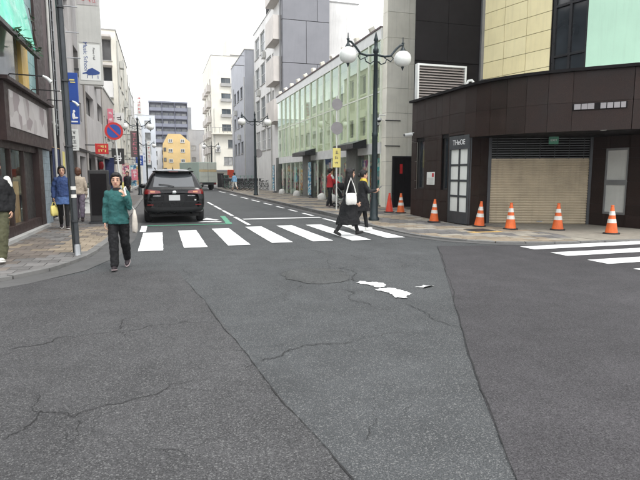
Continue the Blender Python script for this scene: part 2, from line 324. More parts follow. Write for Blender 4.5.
def tag(o, label=None, cat=None, group=None, kind=None):
    if label: o['label'] = label
    if cat: o['category'] = cat
    if group: o['group'] = group
    if kind: o['kind'] = kind
    return o
def thing(name, label, cat, loc=(0,0,0), group=None):
    o = bpy.data.objects.new(name, None); COL.objects.link(o); o.location = loc; o.empty_display_size = .2
    return tag(o, label, cat, group)
def copy_tree(o, loc=None, rz=None, label=None, parent=None, group=None):
    c = o.copy(); COL.objects.link(c); c.parent = parent
    if loc is not None: c.location = loc
    if rz is not None: c.rotation_euler = (0, 0, rz)
    if label: c['label'] = label
    if group: c['group'] = group
    for ch in o.children: copy_tree(ch, parent=c)
    return c
def baked(mb, mods, name='tmp'):
    """evaluate modifiers once and return plain mesh data"""
    o = mb.build(name, None)
    for kind, kw in mods:
        m = o.modifiers.new(kind, kind)
        for k, v in kw.items(): setattr(m, k, v)
    dg = bpy.context.evaluated_depsgraph_get(); me = bpy.data.meshes.new_from_object(o.evaluated_get(dg))
    old = o.data; bpy.data.objects.remove(o); bpy.data.meshes.remove(old); return me
def link_mesh(name, me, mat, parent=None):
    me.materials.clear(); me.materials.append(MATS[mat]); me.name = name
    me.polygons.foreach_set('use_smooth', [True] * len(me.polygons))
    o = bpy.data.objects.new(name, me); COL.objects.link(o)
    if parent: o.parent = parent
    return o
def text_obj(name, body, size, mat, loc, rot, parent, depth=.003, align='CENTER', space=1.0):
    cu = bpy.data.curves.new(name, 'FONT'); cu.body = body; cu.size = size; cu.extrude = depth; cu.align_x = align; cu.align_y = 'CENTER'; cu.space_character = space
    o = bpy.data.objects.new(name, cu); COL.objects.link(o)
    dg = bpy.context.evaluated_depsgraph_get(); me = bpy.data.meshes.new_from_object(o.evaluated_get(dg))
    bpy.data.objects.remove(o); bpy.data.curves.remove(cu)
    T = Matrix.Translation(Vector(loc)) @ rot.to_4x4()
    off = Vector((0,0,0)); q = parent
    while q is not None: off = off + q.location; q = q.parent
    me.transform(Matrix.Translation(-off) @ T); me.materials.clear(); me.materials.append(MATS[mat])
    o = bpy.data.objects.new(name, me); COL.objects.link(o); o.parent = parent; return o
FACE_S = Matrix.Rotation(R(90), 3, 'X')                                  # reads from -Y
FACE_E = Matrix.Rotation(R(90), 3, 'Z') @ FACE_S                         # reads from +X
FACE_W = Matrix.Rotation(R(-90), 3, 'Z') @ FACE_S                        # reads from -X

def window(parent, ax, c, nr, u0, u1, z0, z1, depth=.15, nx=2, nz=1, fm='frame_grey', gm='glass_dark', fw=.05, name='window', sill=False):
    d0, d1 = depth - .05, depth + .01
    lo, hi = sorted((c - nr*d0, c - nr*d1)); f = MB()
    def bx(a, b, e, g):
        if ax == 'x': f.box(lo, hi, a, b, e, g)
        else: f.box(a, b, lo, hi, e, g)
    bx(u0, u1, z0, z0+fw); bx(u0, u1, z1-fw, z1); bx(u0, u0+fw, z0+fw, z1-fw); bx(u1-fw, u1, z0+fw, z1-fw)
    for i in range(1, nx): u = u0 + (u1-u0)*i/nx; bx(u-fw*.4, u+fw*.4, z0+fw, z1-fw)
    for i in range(1, nz): z = z0 + (z1-z0)*i/nz; bx(u0+fw, u1-fw, z-fw*.4, z+fw*.4)
    wo = f.build(name, fm, parent)
    p = MB(); pc = c - nr*(d1 - .025)
    if ax == 'x': p.box(min(pc, pc-nr*.012), max(pc, pc-nr*.012), u0+fw*.5, u1-fw*.5, z0+fw*.5, z1-fw*.5)
    else: p.box(u0+fw*.5, u1-fw*.5, min(pc, pc-nr*.012), max(pc, pc-nr*.012), z0+fw*.5, z1-fw*.5)
    p.build('pane', gm, wo)
    if sill:
        q = MB()
        if ax == 'x': q.box(min(c-nr*.1, c+nr*.08), max(c-nr*.1, c+nr*.08), u0-.06, u1+.06, z0-.07, z0-.004)
        else: q.box(u0-.06, u1+.06, min(c-nr*.1, c+nr*.08), max(c-nr*.1, c+nr*.08), z0-.07, z0-.004)
        q.build('sill', 'concrete', wo)
    return wo

FACES = {'S': ('y', 1, -1), 'N': ('y', 1, 1), 'E': ('x', 0, 1), 'W': ('x', 0, -1)}
def building(name, label, x0, x1, y0, y1, z1, mat, wins=(), z0=0, cat='building', group=None, fm='frame_grey', gm='glass_mid', parapet=.35, depth=.15, cop='concrete', sill=True):
    root = thing(name, label, cat, ((x0+x1)/2, (y0+y1)/2, z0), group)
    mb = MB(); holes = {k: [] for k in 'SNEW'}
    for wd in wins: holes[wd[0]].append(wd[1:5])
    mb.wall('y', y0, -1, x0, x1, z0, z1, holes['S'], depth); mb.wall('y', y1, 1, x0, x1, z0, z1, holes['N'], depth)
    mb.wall('x', x1, 1, y0, y1, z0, z1, holes['E'], depth); mb.wall('x', x0, -1, y0, y1, z0, z1, holes['W'], depth)
    mb.build('wall', mat, root)
    MB().box(x0+.004, x1-.004, y0+.004, y1-.004, z1-parapet-.2, z1-parapet).build('roof', 'concrete', root)
    cp = MB(); t = .12
    cp.box(x0-.05, x1+.05, y0-.05, y0+t, z1, z1+.09); cp.box(x0-.05, x1+.05, y1-t, y1+.05, z1, z1+.09)
    cp.box(x0-.05, x0+t, y0+t, y1-t, z1, z1+.09); cp.box(x1-t, x1+.05, y0+t, y1-t, z1, z1+.09); cp.build('coping', cop, root)
    for wd in wins:
        fc = wd[0]; nx = wd[5] if len(wd) > 5 else 2; nz = wd[6] if len(wd) > 6 else 1
        ax = 'y' if fc in 'SN' else 'x'; c = {'S': y0, 'N': y1, 'E': x1, 'W': x0}[fc]; nr = {'S': -1, 'N': 1, 'E': 1, 'W': -1}[fc]
        window(root, ax, c, nr, *wd[1:5], depth=depth, nx=nx, nz=nz, fm=fm, gm=gm, sill=sill)
    return root
def grid_wins(face, u0, u1, nu, uw, z0, zp, nz, zh, nx=2, nzz=1):
    """even rows of windows: nu columns between u0 and u1, nz rows from z0 every zp"""
    r = []
    for j in range(nz):
        for i in range(nu):
            uc = u0 + (u1-u0)*(i+.5)/nu; r.append((face, uc-uw/2, uc+uw/2, z0+j*zp, z0+j*zp+zh, nx, nzz))
    return r
def clip(poly, cx):
    """clip polygon to a convex counter-clockwise polygon"""
    outp = poly
    for i in range(len(cx)):
        a, b = cx[i], cx[(i+1) % len(cx)]; inp, outp = outp, []
        side = lambda p: (b[0]-a[0])*(p[1]-a[1]) - (b[1]-a[1])*(p[0]-a[0])
        for k in range(len(inp)):
            p, q = inp[k-1], inp[k]; sp, sq = side(p), side(q)
            if (sp < 0) != (sq < 0):
                t = sp/(sp-sq); outp.append((p[0]+(q[0]-p[0])*t, p[1]+(q[1]-p[1])*t))
            if sq >= 0: outp.append(q)
        if not outp: return []
    return outp
def area(p): return .5*abs(sum(p[i-1][0]*p[i][1]-p[i][0]*p[i-1][1] for i in range(len(p))))
def smoothstep(a, b, x): t = min(1, max(0, (x-a)/(b-a))); return t*t*(3-2*t)
# ------------------------------------------------------------------ ground, road, pavements
MB().sheet([(-150, -40), (150, -40), (150, 320), (-150, 320)], 0).build('road', 'asphalt_old')['kind'] = 'structure'
def struct(o): o['kind'] = 'structure'; return o
# newer resurfaced asphalt to the right of the long seam, older dark asphalt to the left of the other seam
seam_r = [(5.48, 9.57), (4.18, 7.05), (2.72, 4.25), (2.04, 2.93), (1.75, 2.31), (1.59, 1.97), (1.1, .9), (.6, -1), (.3, -12)]
seam_l = [(.20, 8.2), (.28, 7.42), (.45, 6.13), (.59, 4.51), (.66, 3.63), (.75, 2.86), (.79, 2.57), (.83, 2.21), (.88, 1.2), (.5, -1), (.2, -12)]
struct(MB().sheet([(5.48, 9.57), (5.9, 9.45), (7.2, 9.2), (10, 8.7), (60, 8.4), (60, -12)] + seam_r[::-1][:-1], .004).build('road_resurfacing', 'asphalt_new'))
struct(MB().sheet(seam_l + [(-60, -12), (-60, 6.0), (-12, 6.2), (-4, 6.6), (-2.05, 7.5), (-1.4, 8.2), (-.6, 8.5)], .004).build('road_resurfacing', 'asphalt_left'))

def jag(pts, step=.09, amp=.025):
    r = []
    for a, b in zip(pts[:-1], pts[1:]):
        a, b = Vector(a), Vector(b); n = max(1, int((b-a).length/step)); d = (b-a).normalized(); nn = Vector((-d.y, d.x))
        for i in range(n): r.append(a + (b-a)*i/n + (nn*random.uniform(-amp, amp) if i else Vector((0, 0))))
    r.append(Vector(pts[-1])); return r
def fractal(pts, amp, depth=5):
    p = [Vector(q) for q in pts]
    for _ in range(depth):
        r = [p[0]]
        for a, b in zip(p[:-1], p[1:]):
            L = (b-a).length
            if L > .022: d = (b-a)/L; r.append((a+b)/2+Vector((-d.y, d.x))*random.uniform(-amp, amp)*L)
            r.append(b)
        p = r
    return p
def crack(pts, wid, amp=.2, step=0, z=.009, branch=True):
    p = fractal(pts, amp, 6); vs, fs = [], []; m = MB(); wv = random.uniform(.5, 1)
    for i, q in enumerate(p):
        d = (p[min(i+1, len(p)-1)] - p[max(i-1, 0)]); d = d.normalized(); n = Vector((-d.y, d.x)); wv = min(1.1, max(.25, wv+random.uniform(-.22, .22)))
        ww = wid*.48*wv*(min(1, (i+.3)/5, (len(p)-1-i+.3)/5))
        vs += [(q.x+n.x*ww, q.y+n.y*ww, z), (q.x-n.x*ww, q.y-n.y*ww, z)]
    for i in range(len(p)-1): fs.append((2*i, 2*i+1, 2*i+3, 2*i+2))
    m.add(vs, fs); struct(m.build('road_crack', 'crack'))
    if branch and amp > .15:
        for _ in range(max(1, len(p)//22)):
            q = random.choice(p); a = random.uniform(0, 6.28); L = random.uniform(.12, .4); e = q+Vector((math.cos(a), math.sin(a)))*L; crack([tuple(q), tuple(e)], wid*.55, .22, z=z-.001, branch=False)
crack(seam_l[1:9], .011, .022); crack([(.20, 8.3), (.28, 7.42)], .008)
crack(seam_r[:7], .010, .02)
for pts, wd in [([(.68, 3.91), (.94, 4.07), (1.35, 4.14), (1.6, 4.2)], .008), ([(1.6, 4.2), (1.86, 4.22), (2.31, 4.24)], .005),
    ([(2.64, 5.31), (2.66, 4.76), (2.72, 4.25)], .006), ([(-1.32, 4.76), (-.91, 5.03), (-.5, 5.06), (-.15, 5.19), (.19, 5.24), (.5, 5.1)], .007),
    ([(-.5, 5.06), (-.42, 5.5), (-.1, 5.8)], .004), ([(-.15, 5.19), (-.05, 4.9), (-.2, 4.6)], .004), ([(-2.2, 4.3), (-1.32, 4.76)], .006),
    ([(-.89, 3.09), (-.76, 3.44), (-.54, 3.29), (-.3, 3.41), (-.08, 3.49), (.2, 3.7)], .005), ([(-.54, 3.29), (-.5, 3.0), (-.62, 2.75)], .004), ([(-.62, 2.6), (-.3, 2.72), (.1, 2.66)], .004),
    ([(2.82, 10.6), (2.63, 8.32), (2.53, 7.74), (2.58, 6.6)], .009), ([(2.53, 7.74), (3.1, 7.5), (3.7, 7.55), (4.2, 7.2)], .007), ([(3.7, 7.55), (3.9, 7.9), (4.5, 8.0)], .006), ([(2.58, 6.6), (2.3, 6.3), (2.1, 5.7), (2.2, 5.2)], .006),
    ([(1.0, 8.4), (1.67, 7.64)], .006), ([(1.74, 6.62), (1.4, 6.2), (1.45, 5.7)], .006), ([(2.63, 8.32), (2.2, 8.6), (1.4, 8.5)], .006), ([(2.7, 9.4), (3.3, 9.0), (3.4, 8.3)], .006), ([(.1, 8.1), (-.6, 7.9), (-1.1, 8.0)], .005), ([(1.0, 2.5), (1.3, 2.9), (1.2, 3.3)], .004)]:
    crack(pts, wd*1.25, .2)
# round worn patch in the junction with a rough edge
pp = []
for i in range(26):
    a = 2*math.pi*i/26; rr = 1 + random.uniform(-.07, .07); pp.append((2.15+.48*rr*math.cos(a), 7.2+.62*rr*math.sin(a)))
struct(MB().sheet(pp, .004).build('road_patch', 'asphalt_patch'))
crack(pp[9:25], .008, .25); crack(pp[0:7], .007, .25)

def mark(polys, mat='paint_white', name='road_marking', z=.011):
    m = MB()
    for p in polys: m.sheet(p, z)
    return struct(m.build(name, mat))
def rect(x0, x1, y0, y1): return [(x0, y0), (x1, y0), (x1, y1), (x0, y1)]
def rough(poly, amp=.006, step=.12): return [(v.x, v.y) for v in jag(list(poly)+[poly[0]], step, amp)[:-1]]
for x, y0, y1, mt in ((-.46, 10.5, 13.95, 'paint_white'), (.41, 10.75, 14.25, 'paint_white'), (1.31, 10.85, 14.5, 'paint_white'), (2.27, 11.0, 14.75, 'paint_worn'), (3.2, 11.0, 14.85, 'paint_white'), (4.08, 10.9, 14.85, 'paint_white'), (5.03, 11.1, 14.4, 'paint_white')):
    mark([rough(rect(x, x+.47, y0, y1))], mt, 'crosswalk_stripe')
for y0 in (8.5, 7.62, 6.72, 5.8, 4.85, 3.9): mark([rough(rect(7.03, 13.5, y0, y0+.44))], 'paint_white', 'crosswalk_stripe')
mark([rough(rect(2.62, 5.35, 17.25, 17.6))], name='stop_line')
yy = 15.3
while yy < 100: mark([rough(rect(2.42, 2.54, yy, yy+3.2), .006)], name='centre_line'); yy += 3.7 if yy < 24 else 7
for a, b in ((15.0, 16.9), (18.2, 19.6), (20.6, 21.9), (22.9, 24.4), (25.6, 27.6), (29, 31.5), (33, 36), (38, 42), (45, 50), (55, 62)): mark([rough(rect(5.22, 5.36, a, b), .006)], name='edge_line')
mark([rough(rect(-.56, -.40, 14.2, 15.9), .006)], name='edge_line'); mark([rough(rect(-.56, -.42, 20, 60), .006, .5)], name='edge_line')
mark([rough(rect(-.42, 2.05, 15.80, 15.98), .02)], 'paint_green', 'green_marking'); mark([rough([(1.88, 15.99), (2.05, 15.99), (2.2, 19.0), (2.03, 19.0)], .02)], 'paint_green', 'green_marking')
mark([rough([(1.1, 16.75), (1.75, 16.55), (1.85, 16.75), (1.3, 17.0)], .02)], 'paint_worn'); mark([rough([(1.25, 17.6), (1.7, 17.2), (1.82, 17.4), (1.5, 18.3)], .02)], 'paint_worn')
for p in ([(2.50, 6.52), (2.60, 6.60), (2.79, 6.46), (2.80, 6.2), (2.68, 6.12), (2.62, 6.3)], [(2.57, 6.0), (2.70, 6.07), (2.88, 5.91), (2.86, 5.62), (2.60, 5.52), (2.66, 5.76)], [(3.13, 6.02), (3.30, 6.10), (3.42, 6.02), (3.22, 5.93)]):
    mark([[(v.x, v.y) for v in fractal(p+[p[0]], .30, 4)[:-1]]], 'paint_worn', 'paint_splash')

LEFT = [(-12, 6.6), (-4, 7.2), (-2.9, 7.6), (-2.2, 8.18), (-1.72, 8.85), (-1.38, 10.1), (-1.22, 12.5), (-1.22, 118), (-12, 118)]
RIGHT = [(5.97, 118), (5.97, 12.6), (6.02, 11.4), (6.35, 10.4), (7.0, 9.68), (8, 9.28), (10, 9.06), (24, 8.95), (24, 118)]
zr = lambda x, y: .03 + .09*smoothstep(13.5, 17.5, y)
zl = lambda x, y: .05
def offset(line, d):
    r = []
    for i, p in enumerate(line):
        a, b = Vector(line[max(i-1, 0)]), Vector(line[min(i+1, len(line)-1)]); t = (b-a).normalized(); r.append((p[0]+t.y*d, p[1]-t.x*d))
    return r
def resample(line, step):
    r = [Vector(line[0])]; carry = 0
    for a, b in zip(line[:-1], line[1:]):
        a, b = Vector(a), Vector(b); L = (b-a).length; s = step-carry
        while s <= L: r.append(a+(b-a)*s/L); s += step
        carry = (carry+L) % step
    return r
def kerb(line, parent, zf, step=.6, ylim=48, gap=.012, slot=False):
    pts = resample(line, step); o = [Vector(p) for p in offset([tuple(p) for p in pts], .15)]; rest = MB()
    for i in range(len(pts)-1):
        a, b, c, d = pts[i], pts[i+1], o[i+1], o[i]; t = (b-a).normalized()*gap; z = zf(*((a+b)/2))
        poly = [tuple(a+t), tuple(d+t), tuple(c-t), tuple(b-t)]
        m = rest if a.y > ylim or a.x > 14 or a.x < -6 else MB()
        m.prism(poly, -.05, z+.006+random.uniform(-.003, .003))
        if m is not rest: m.build('kerb_stone', 'kerb_stone', parent)
    if rest.v: tag(rest.build('kerb_run', 'kerb_stone', parent), kind='stuff')
def strip(line, d0, d1, z, name, mat):
    a, b = offset(line, d0), offset(line, d1); m = MB()
    for i in range(len(line)-1): m.add([(*a[i], z), (*a[i+1], z), (*b[i+1], z), (*b[i], z)], [(0, 1, 2, 3)])
    return struct(m.build(name, mat))
def pave(poly, bounds, size, zf, colour, parent, keep=300, ymax=60):
    cells = []; x0, x1, y0, y1 = bounds; j = 0; y = y0
    while y < y1:
        x = x0 - (size/2 if j % 2 else 0)
        while x < x1:
            g = .006; c = clip([(x+g, y+g), (x+size-g, y+g), (x+size-g, y+size-g), (x+g, y+size-g)], poly)
            if len(c) > 2 and area(c) > .004: cells.append((math.hypot(x, y), x, y, c))
            x += size
        y += size; j += 1
    cells.sort(key=lambda q: q[0]); full = {}; rest = {}
    for k, (d, x, y, c) in enumerate(cells):
        col = colour(x, y); z = zf(x, y)+random.uniform(-.003, .003)
        if k < keep:
            if len(c) == 4 and abs(area(c)-(size-.012)**2) < 1e-4:
                if col not in full:
                    h = (size-.012)/2; ob = MB().box(-h, h, -h, h, -.1, 0).build('paver', col, None); full[col] = ob.data; bpy.data.objects.remove(ob)
                o = bpy.data.objects.new('paver', full[col]); COL.objects.link(o); o.parent = parent
                o.location = Vector((x+size/2, y+size/2, z)); o.rotation_euler = (random.uniform(-.008, .008), random.uniform(-.008, .008), 0)
            else: MB().prism(c, z-.1, z).build('paver', col, parent)
        else: rest.setdefault(col, MB()).prism(c, z-.06, z)
    for col, m in rest.items(): tag(m.build('paver_field', col, parent), kind='stuff')

pl = MB().prism(LEFT, -.05, .036).build('pavement_left', 'bed'); struct(pl)
pr = MB().prism(RIGHT, -.05, .018).build('pavement_right', 'bed'); struct(pr)
for _p, _poly, _y in ((pl, [(-12, 40), (-1.3, 40), (-1.3, 118), (-12, 118)], .055), (pr, [(6.1, 60), (24, 60), (24, 118), (6.1, 118)], .12)):
    MB().prism(_poly, .02, _y).build('paving_slab', 'paver_grey', _p)
kerb(LEFT[:-1], pl, zl); kerb(RIGHT[:-1], pr, zr)
strip(LEFT[:-1], .15, .62, .006, 'gutter_strip', 'gutter'); strip(RIGHT[:-1], .15, .42, .006, 'gutter_strip', 'gutter')
from mathutils import noise as mn
def col_left(x, y):
    if x > -2.15 and 10.5 < y < 15.5 and not (x > -1.5 and y < 11): return 'paver_tan' if random.random() < .8 else 'paver_brown'
    if 10.6 < y < 11.8 and x < -2.3: return 'paver_tan' if random.random() < .6 else 'paver_brown'
    return 'paver_grey' if mn.noise(Vector((x*.9, y*.5, 0)))+random.uniform(-.3, .3) > -.1 else 'paver_brown'
def col_right(x, y):
    if 11.2 < y < 11.55 and 7.2 < x < 8.3 or 9.4 < y < 9.75 and 10.2 < x < 11.2: return 'paver_ochre'
    n = mn.noise(Vector((x*1.1, y*.8, 3)))+.5*math.sin((x*.8+y)*2.1)+random.uniform(-.35, .35)
    return 'paver_tan' if n > .25 else 'paver_pale' if n > -.25 else 'paver_grey'
pave([(-12, 6.6), (-4, 7.2), (-2.9, 7.6), (-2.2, 8.18), (-1.72, 8.85), (-1.38, 10.1), (-1.22, 12.5), (-1.22, 40), (-12, 40)], (-4.8, -1.2, 6.6, 40), .3, zl, col_left, pl)
pave([(5.97, 60), (5.97, 12.6), (6.02, 11.4), (6.35, 10.4), (7.0, 9.68), (8, 9.28), (10, 9.06), (24, 8.95), (24, 60)], (5.97, 9.3, 8.9, 60), .3, zr, col_right, pr, keep=300)
m = MB(); m.prism(clip(rect(9.3, 14.5, 8.9, 14.2), RIGHT), .0, .034); m.build('entrance_slab', 'paver_pale', pr)
# steel drain cover set in the corner paving
dc = thing('drain_cover', 'dark steel drain cover set flush in the corner paving by the cones', 'drain cover', (8.0, 11.8, .03))
MB().box(7.7, 8.3, 11.5, 12.1, .012, .040).build('frame', 'frame_dark', dc)
for i in range(9): MB().box(7.74, 8.26, 11.53+i*.062, 11.56+i*.062, .040, .046).build('bar', 'dark_steel', dc)
# ------------------------------------------------------------------ right side: stone corner building
def rotline(p0, p1):
    d = (Vector(p1)-Vector(p0)).normalized(); return Matrix(((d.x, -d.y, 0), (d.y, d.x, 0), (0, 0, 1)))
def panels(parent, p0, p1, z0, z1, pu, pz, mat, holes=(), thick=.03, gap=.007, name='panel', jitter=.0015, stagger=False, inset=0):
    """cladding panels as separate boxes on the outside (right-hand side of p0->p1); holes in (u, z)"""
    p0, p1 = Vector(p0), Vector(p1); L = (p1-p0).length; d = (p1-p0)/L; n = Vector((d.y, -d.x)); rot = rotline(p0, p1)
    zs = sorted({z0, z1, *[z0+i*pz for i in range(1, int((z1-z0)/pz-.2)+1)], *[h[k] for h in holes for k in (2, 3) if z0 < h[k] < z1]})
    nu = max(1, round(L/pu)); us = sorted({0, L, *[L*i/nu for i in range(1, nu)], *[h[k] for h in holes for k in (0, 1) if 0 < h[k] < L]})
    us = [u for i, u in enumerate(us) if i == 0 or u-us[i-1] > .02]
    for i in range(len(us)-1):
        for j in range(len(zs)-1):
            um, zm = (us[i]+us[i+1])/2, (zs[j]+zs[j+1])/2
            if zs[j+1]-zs[j] < .015 or any(h[0] < um < h[1] and h[2] < zm < h[3] for h in holes): continue
            c = p0+d*um+n*(thick/2-inset+random.uniform(0, jitter))
            MB().obox((c.x, c.y, zm), (us[i+1]-us[i]-gap, thick, zs[j+1]-zs[j]-gap), rot).build(name, mat, parent)

ZP, ZS = 3.94, 2.59
st = thing('stone_building', 'dark polished granite corner building with half closed beige roller shutter', 'building', (11.5, 13.5, 0))
bez = [((1-q)**2*8.4+2*q*(1-q)*8.4+q*q*9.6, (1-q)**2*13.3+2*q*(1-q)*11.75+q*q*10.55) for q in [i/6 for i in range(7)]]
rim = [(8.4, 16.6)]+bez+[(10.5, 9.65), (10.75, 9.5), (20, 9.4)]
shrink = lambda d: [(x+d, y+d*.8) for x, y in bez]
# structural core: ground floor (set back behind the shutter) and the band above
core = MB(); core.prism([(8.6, 16.55), (8.6, 13.22), (9.42, 13.57), (9.42, 16.55)], 0, ZS+.02)
core.prism([(12.10, 12.36), (12.42, 10.7), (20, 10.6), (20, 16.5), (12.10, 16.5)], 0, ZS+.02)
core.prism([(9.42, 14.6), (12.1, 14.6), (12.1, 16.5), (9.42, 16.5)], 0, ZS+.02)
core.build('core_wall', 'joint_dark', st)
band = MB()
band.prism([(8.46, 16.55)]+shrink(.06)+[(10.53, 9.71), (10.77, 9.56), (19.9, 9.46), (19.9, 16.5)], ZS+.02, ZP-.01); band.build('roof_band', 'joint_dark', st)
sf = MB(); sf.prism(shrink(.03)+[(10.51, 9.69), (10.76, 9.54), (16, 9.45), (16, 14.5), (9.45, 14.5)], ZS-.02, ZS+.015); sf.build('soffit', 'black_wall', st)
# granite cladding
H1 = [(16.6-16.25, 16.6-15.68, 1.02, 2.72), (16.6-14.58, 16.6-14.17, 1.02, 2.72), (16.6-14.14, 16.6-13.04, -.1, 2.64)]
panels(st, (8.4+.03, 16.6), (8.4+.03, 13.1), .02, ZS, .9, .64, 'granite', H1)
panels(st, (8.43, 16.6), (8.43, 13.3), ZS, ZP, .9, .68, 'granite', [(h[0], h[1], h[2], h[3]) for h in H1])
panels(st, (8.43, 13.08), (9.42, 13.54), .02, ZS-.03, .55, .86, 'granite')
for a, b in zip(bez[:-1], bez[1:]): panels(st, (a[0]+.03, a[1]+.015), (b[0]+.03, b[1]+.015), ZS-.06, ZP, .6, .68, 'granite', gap=.005)
panels(st, (9.63, 10.565), (10.52, 9.67), ZS-.06, ZP, .9, .68, 'granite'); panels(st, (10.52, 9.67), (10.77, 9.53), ZS-.06, ZP, .6, .68, 'granite'); panels(st, (10.77, 9.53), (20, 9.43), ZS-.06, ZP, .95, .68, 'granite')
RW = Vector((12.04, 12.35)), Vector((12.40, 10.7))
panels(st, RW[0], RW[1], .02, ZS-.03, .6, .64, 'granite', [(.46, 1.1, .38, 2.22)]); panels(st, (12.40, 10.7), (18, 10.62), .02, ZS-.03, .8, .64, 'granite')
# coping on the parapet
cp = MB()
for a, b in zip(rim[:-1], rim[1:]):
    a3, b3 = Vector((*a, ZP+.03)), Vector((*b, ZP+.03)); e = (b3-a3).normalized()*.05; cp.bar(a3-e, b3+e, .22, .07)
cp.build('coping', 'black_wall', st); MB().prism([(8.5, 16.5)]+shrink(.1)+[(10.6, 9.75), (19.8, 9.5), (19.8, 16.5)], ZP-.009, ZP-.004).build('roof', 'concrete', st)
# slot windows
for y0, y1 in ((15.68, 16.25), (14.17, 14.58)):
    wd = MB(); wd.box(8.50, 8.56, y0, y1, 1.02, 1.07).box(8.50, 8.56, y0, y1, 2.67, 2.72).box(8.50, 8.56, y0, y0+.04, 1.07, 2.67).box(8.50, 8.56, y1-.04, y1, 1.07, 2.67)
    wo = wd.build('window', 'frame_dark', st); MB().box(8.53, 8.55, y0+.03, y1-.03, 1.05, 2.69).build('pane', 'glass_dark', wo)
# glazed side door with a name board
dr = MB(); dr.box(8.40, 8.50, 13.06, 14.12, .06, .40).box(8.40, 8.50, 13.06, 14.12, 2.23, 2.62).box(8.40, 8.50, 13.06, 13.12, .40, 2.23).box(8.40, 8.50, 14.06, 14.12, .40, 2.23).box(8.42, 8.50, 13.56, 13.62, .40, 2.23)
for i in range(1, 4): dr.box(8.43, 8.49, 13.12, 13.56, .40+i*.457-.03, .40+i*.457+.03); dr.box(8.43, 8.49, 13.62, 14.06, .40+i*.457-.03, .40+i*.457+.03)
dro = dr.build('door', 'pole_grey', st)
for i in range(4):
    for a, b in ((13.12, 13.56), (13.62, 14.06)): MB().box(8.45, 8.46, a, b, .40+i*.457+(.03 if i else 0), .40+(i+1)*.457-(.03 if i < 3 else 0)).build('pane', 'sign_white', dro)
text_obj('lettering', 'THeOE', .21, 'ink_white', (8.393, 13.58, 2.42), FACE_W, dro)
ntc = MB().box(8.385, 8.397, 14.94, 15.44, 1.17, 1.58).build('notice', 'sign_white', st)
MB().box(8.381, 8.384, 14.98, 15.1, 1.42, 1.54).build('print', 'ink_red', ntc); m = MB()
for k in range(5): m.box(8.381, 8.384, 15.0, 15.38-.05*(k % 2), 1.21+k*.04, 1.228+k*.04)
m.build('print', 'sign_grey', ntc)
# right hand window with pale blinds
a = RW[0]; d = (RW[1]-RW[0]).normalized(); n = Vector((d.y, -d.x)); rt = rotline(*RW)
def rwbox(u0, u1, z0, z1, off, th): c = a+d*(u0+u1)/2+n*off; return ((c.x, c.y, (z0+z1)/2), (u1-u0, th, z1-z0), rt)
fr = MB()
for u0, u1, z0, z1 in ((.46, 1.1, .38, .44), (.46, 1.1, 2.16, 2.22), (.46, .50, .44, 2.16), (1.06, 1.1, .44, 2.16), (.50, 1.06, 1.20, 1.34)): fr.obox(*rwbox(u0, u1, z0, z1, .01, .05))
fo = fr.build('window', 'frame_grey', st)
for z0, z1 in ((.44, 1.20), (1.34, 2.16)): m = MB(); m.obox(*rwbox(.50, 1.06, z0, z1, -.005, .01)); m.build('pane', 'sign_grey', fo)
# roller shutter: beige slats below, thin grille bars above
sh0, sh1 = Vector((9.40, 13.50)), Vector((12.02, 12.36)); srt = rotline(sh0, sh1); sdv = (sh1-sh0); SL = sdv.length; sdv /= SL; snn = Vector((sdv.y, -sdv.x))
sw = MB().obox((*((sh0+sh1)/2), 1.0), (SL, .02, 1.92), srt).build('roller_shutter', 'shutter', st)
slat = [];
ns = 25
for i in range(ns):
    z0 = .045+i*(1.88/ns); m = MB(); q = []
    prof = [(.010, 0), (.012, .010), (.038, .016), (.046, .036), (.036, .058), (.012, .066), (.010, .0752)]
    for u in (0.01, SL-.01):
        for (o, dz) in prof: p = sh0+sdv*u+snn*o; q.append((p.x, p.y, z0+dz))
    k = len(prof); m.add(q, [(j, j+1, k+j+1, k+j) for j in range(k-1)], False); m.build('slat', 'shutter', sw)
for i in range(9):
    z = 1.98+i*.07; m = MB(); p, q = sh0+snn*.02, sh1+snn*.02; m.tube((p.x, p.y, z), (q.x, q.y, z), .007, seg=6); m.build('grille_bar', 'steel', sw)
for i in range(7):
    p = sh0+sdv*SL*(i+.5)/7+snn*.02; MB().bar((p.x, p.y, 1.95), (p.x, p.y, 2.56), .016).build('grille_upright', 'dark_steel', sw)
for p in (sh0, sh1): q = p+snn*.03; MB().bar((q.x, q.y, .03), (q.x, q.y, 2.57), .07, .09, up=(sdv.x, sdv.y, 0)).build('guide_rail', 'dark_steel', sw)
m = MB(); c = sh0+sdv*1.5+snn*.045; m.obox((c.x, c.y, .11), (.16, .015, .025), srt); m.build('handle', 'steel', sw)
# dark room behind the open grille
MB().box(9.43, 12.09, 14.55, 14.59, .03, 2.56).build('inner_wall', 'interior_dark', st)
ex = sh0+sdv*1.72+snn*.25
es = thing('exit_sign', 'small green emergency exit sign hanging above the roller shutter', 'sign', (ex.x, ex.y, 2.44)); MB().obox((ex.x, ex.y, 2.47), (.26, .04, .22), srt).build('panel', 'fence_green', es)
t0 = ex+snn*.023; text_obj('lettering', 'EXIT', .09, 'ink_white', (t0.x, t0.y, 2.47), srt @ FACE_S, es); MB().bar((ex.x, ex.y, 2.58), (ex.x, ex.y, 2.572), .02).build('hanger', 'steel', es)
for x, y in ((9.0, 11.55), (10.35, 10.3), (11.4, 9.9)):
    l = tag(MB().lathe([(.02, 0), (.075, 0), (.08, -.008), (.06, -.02), (.05, -.012)], 16).build('downlight', 'frame_white', None), 'small round recessed downlight in the soffit over the shuttered entrance', 'light', 'soffit downlights'); l.location = (x, y, ZS-.02)
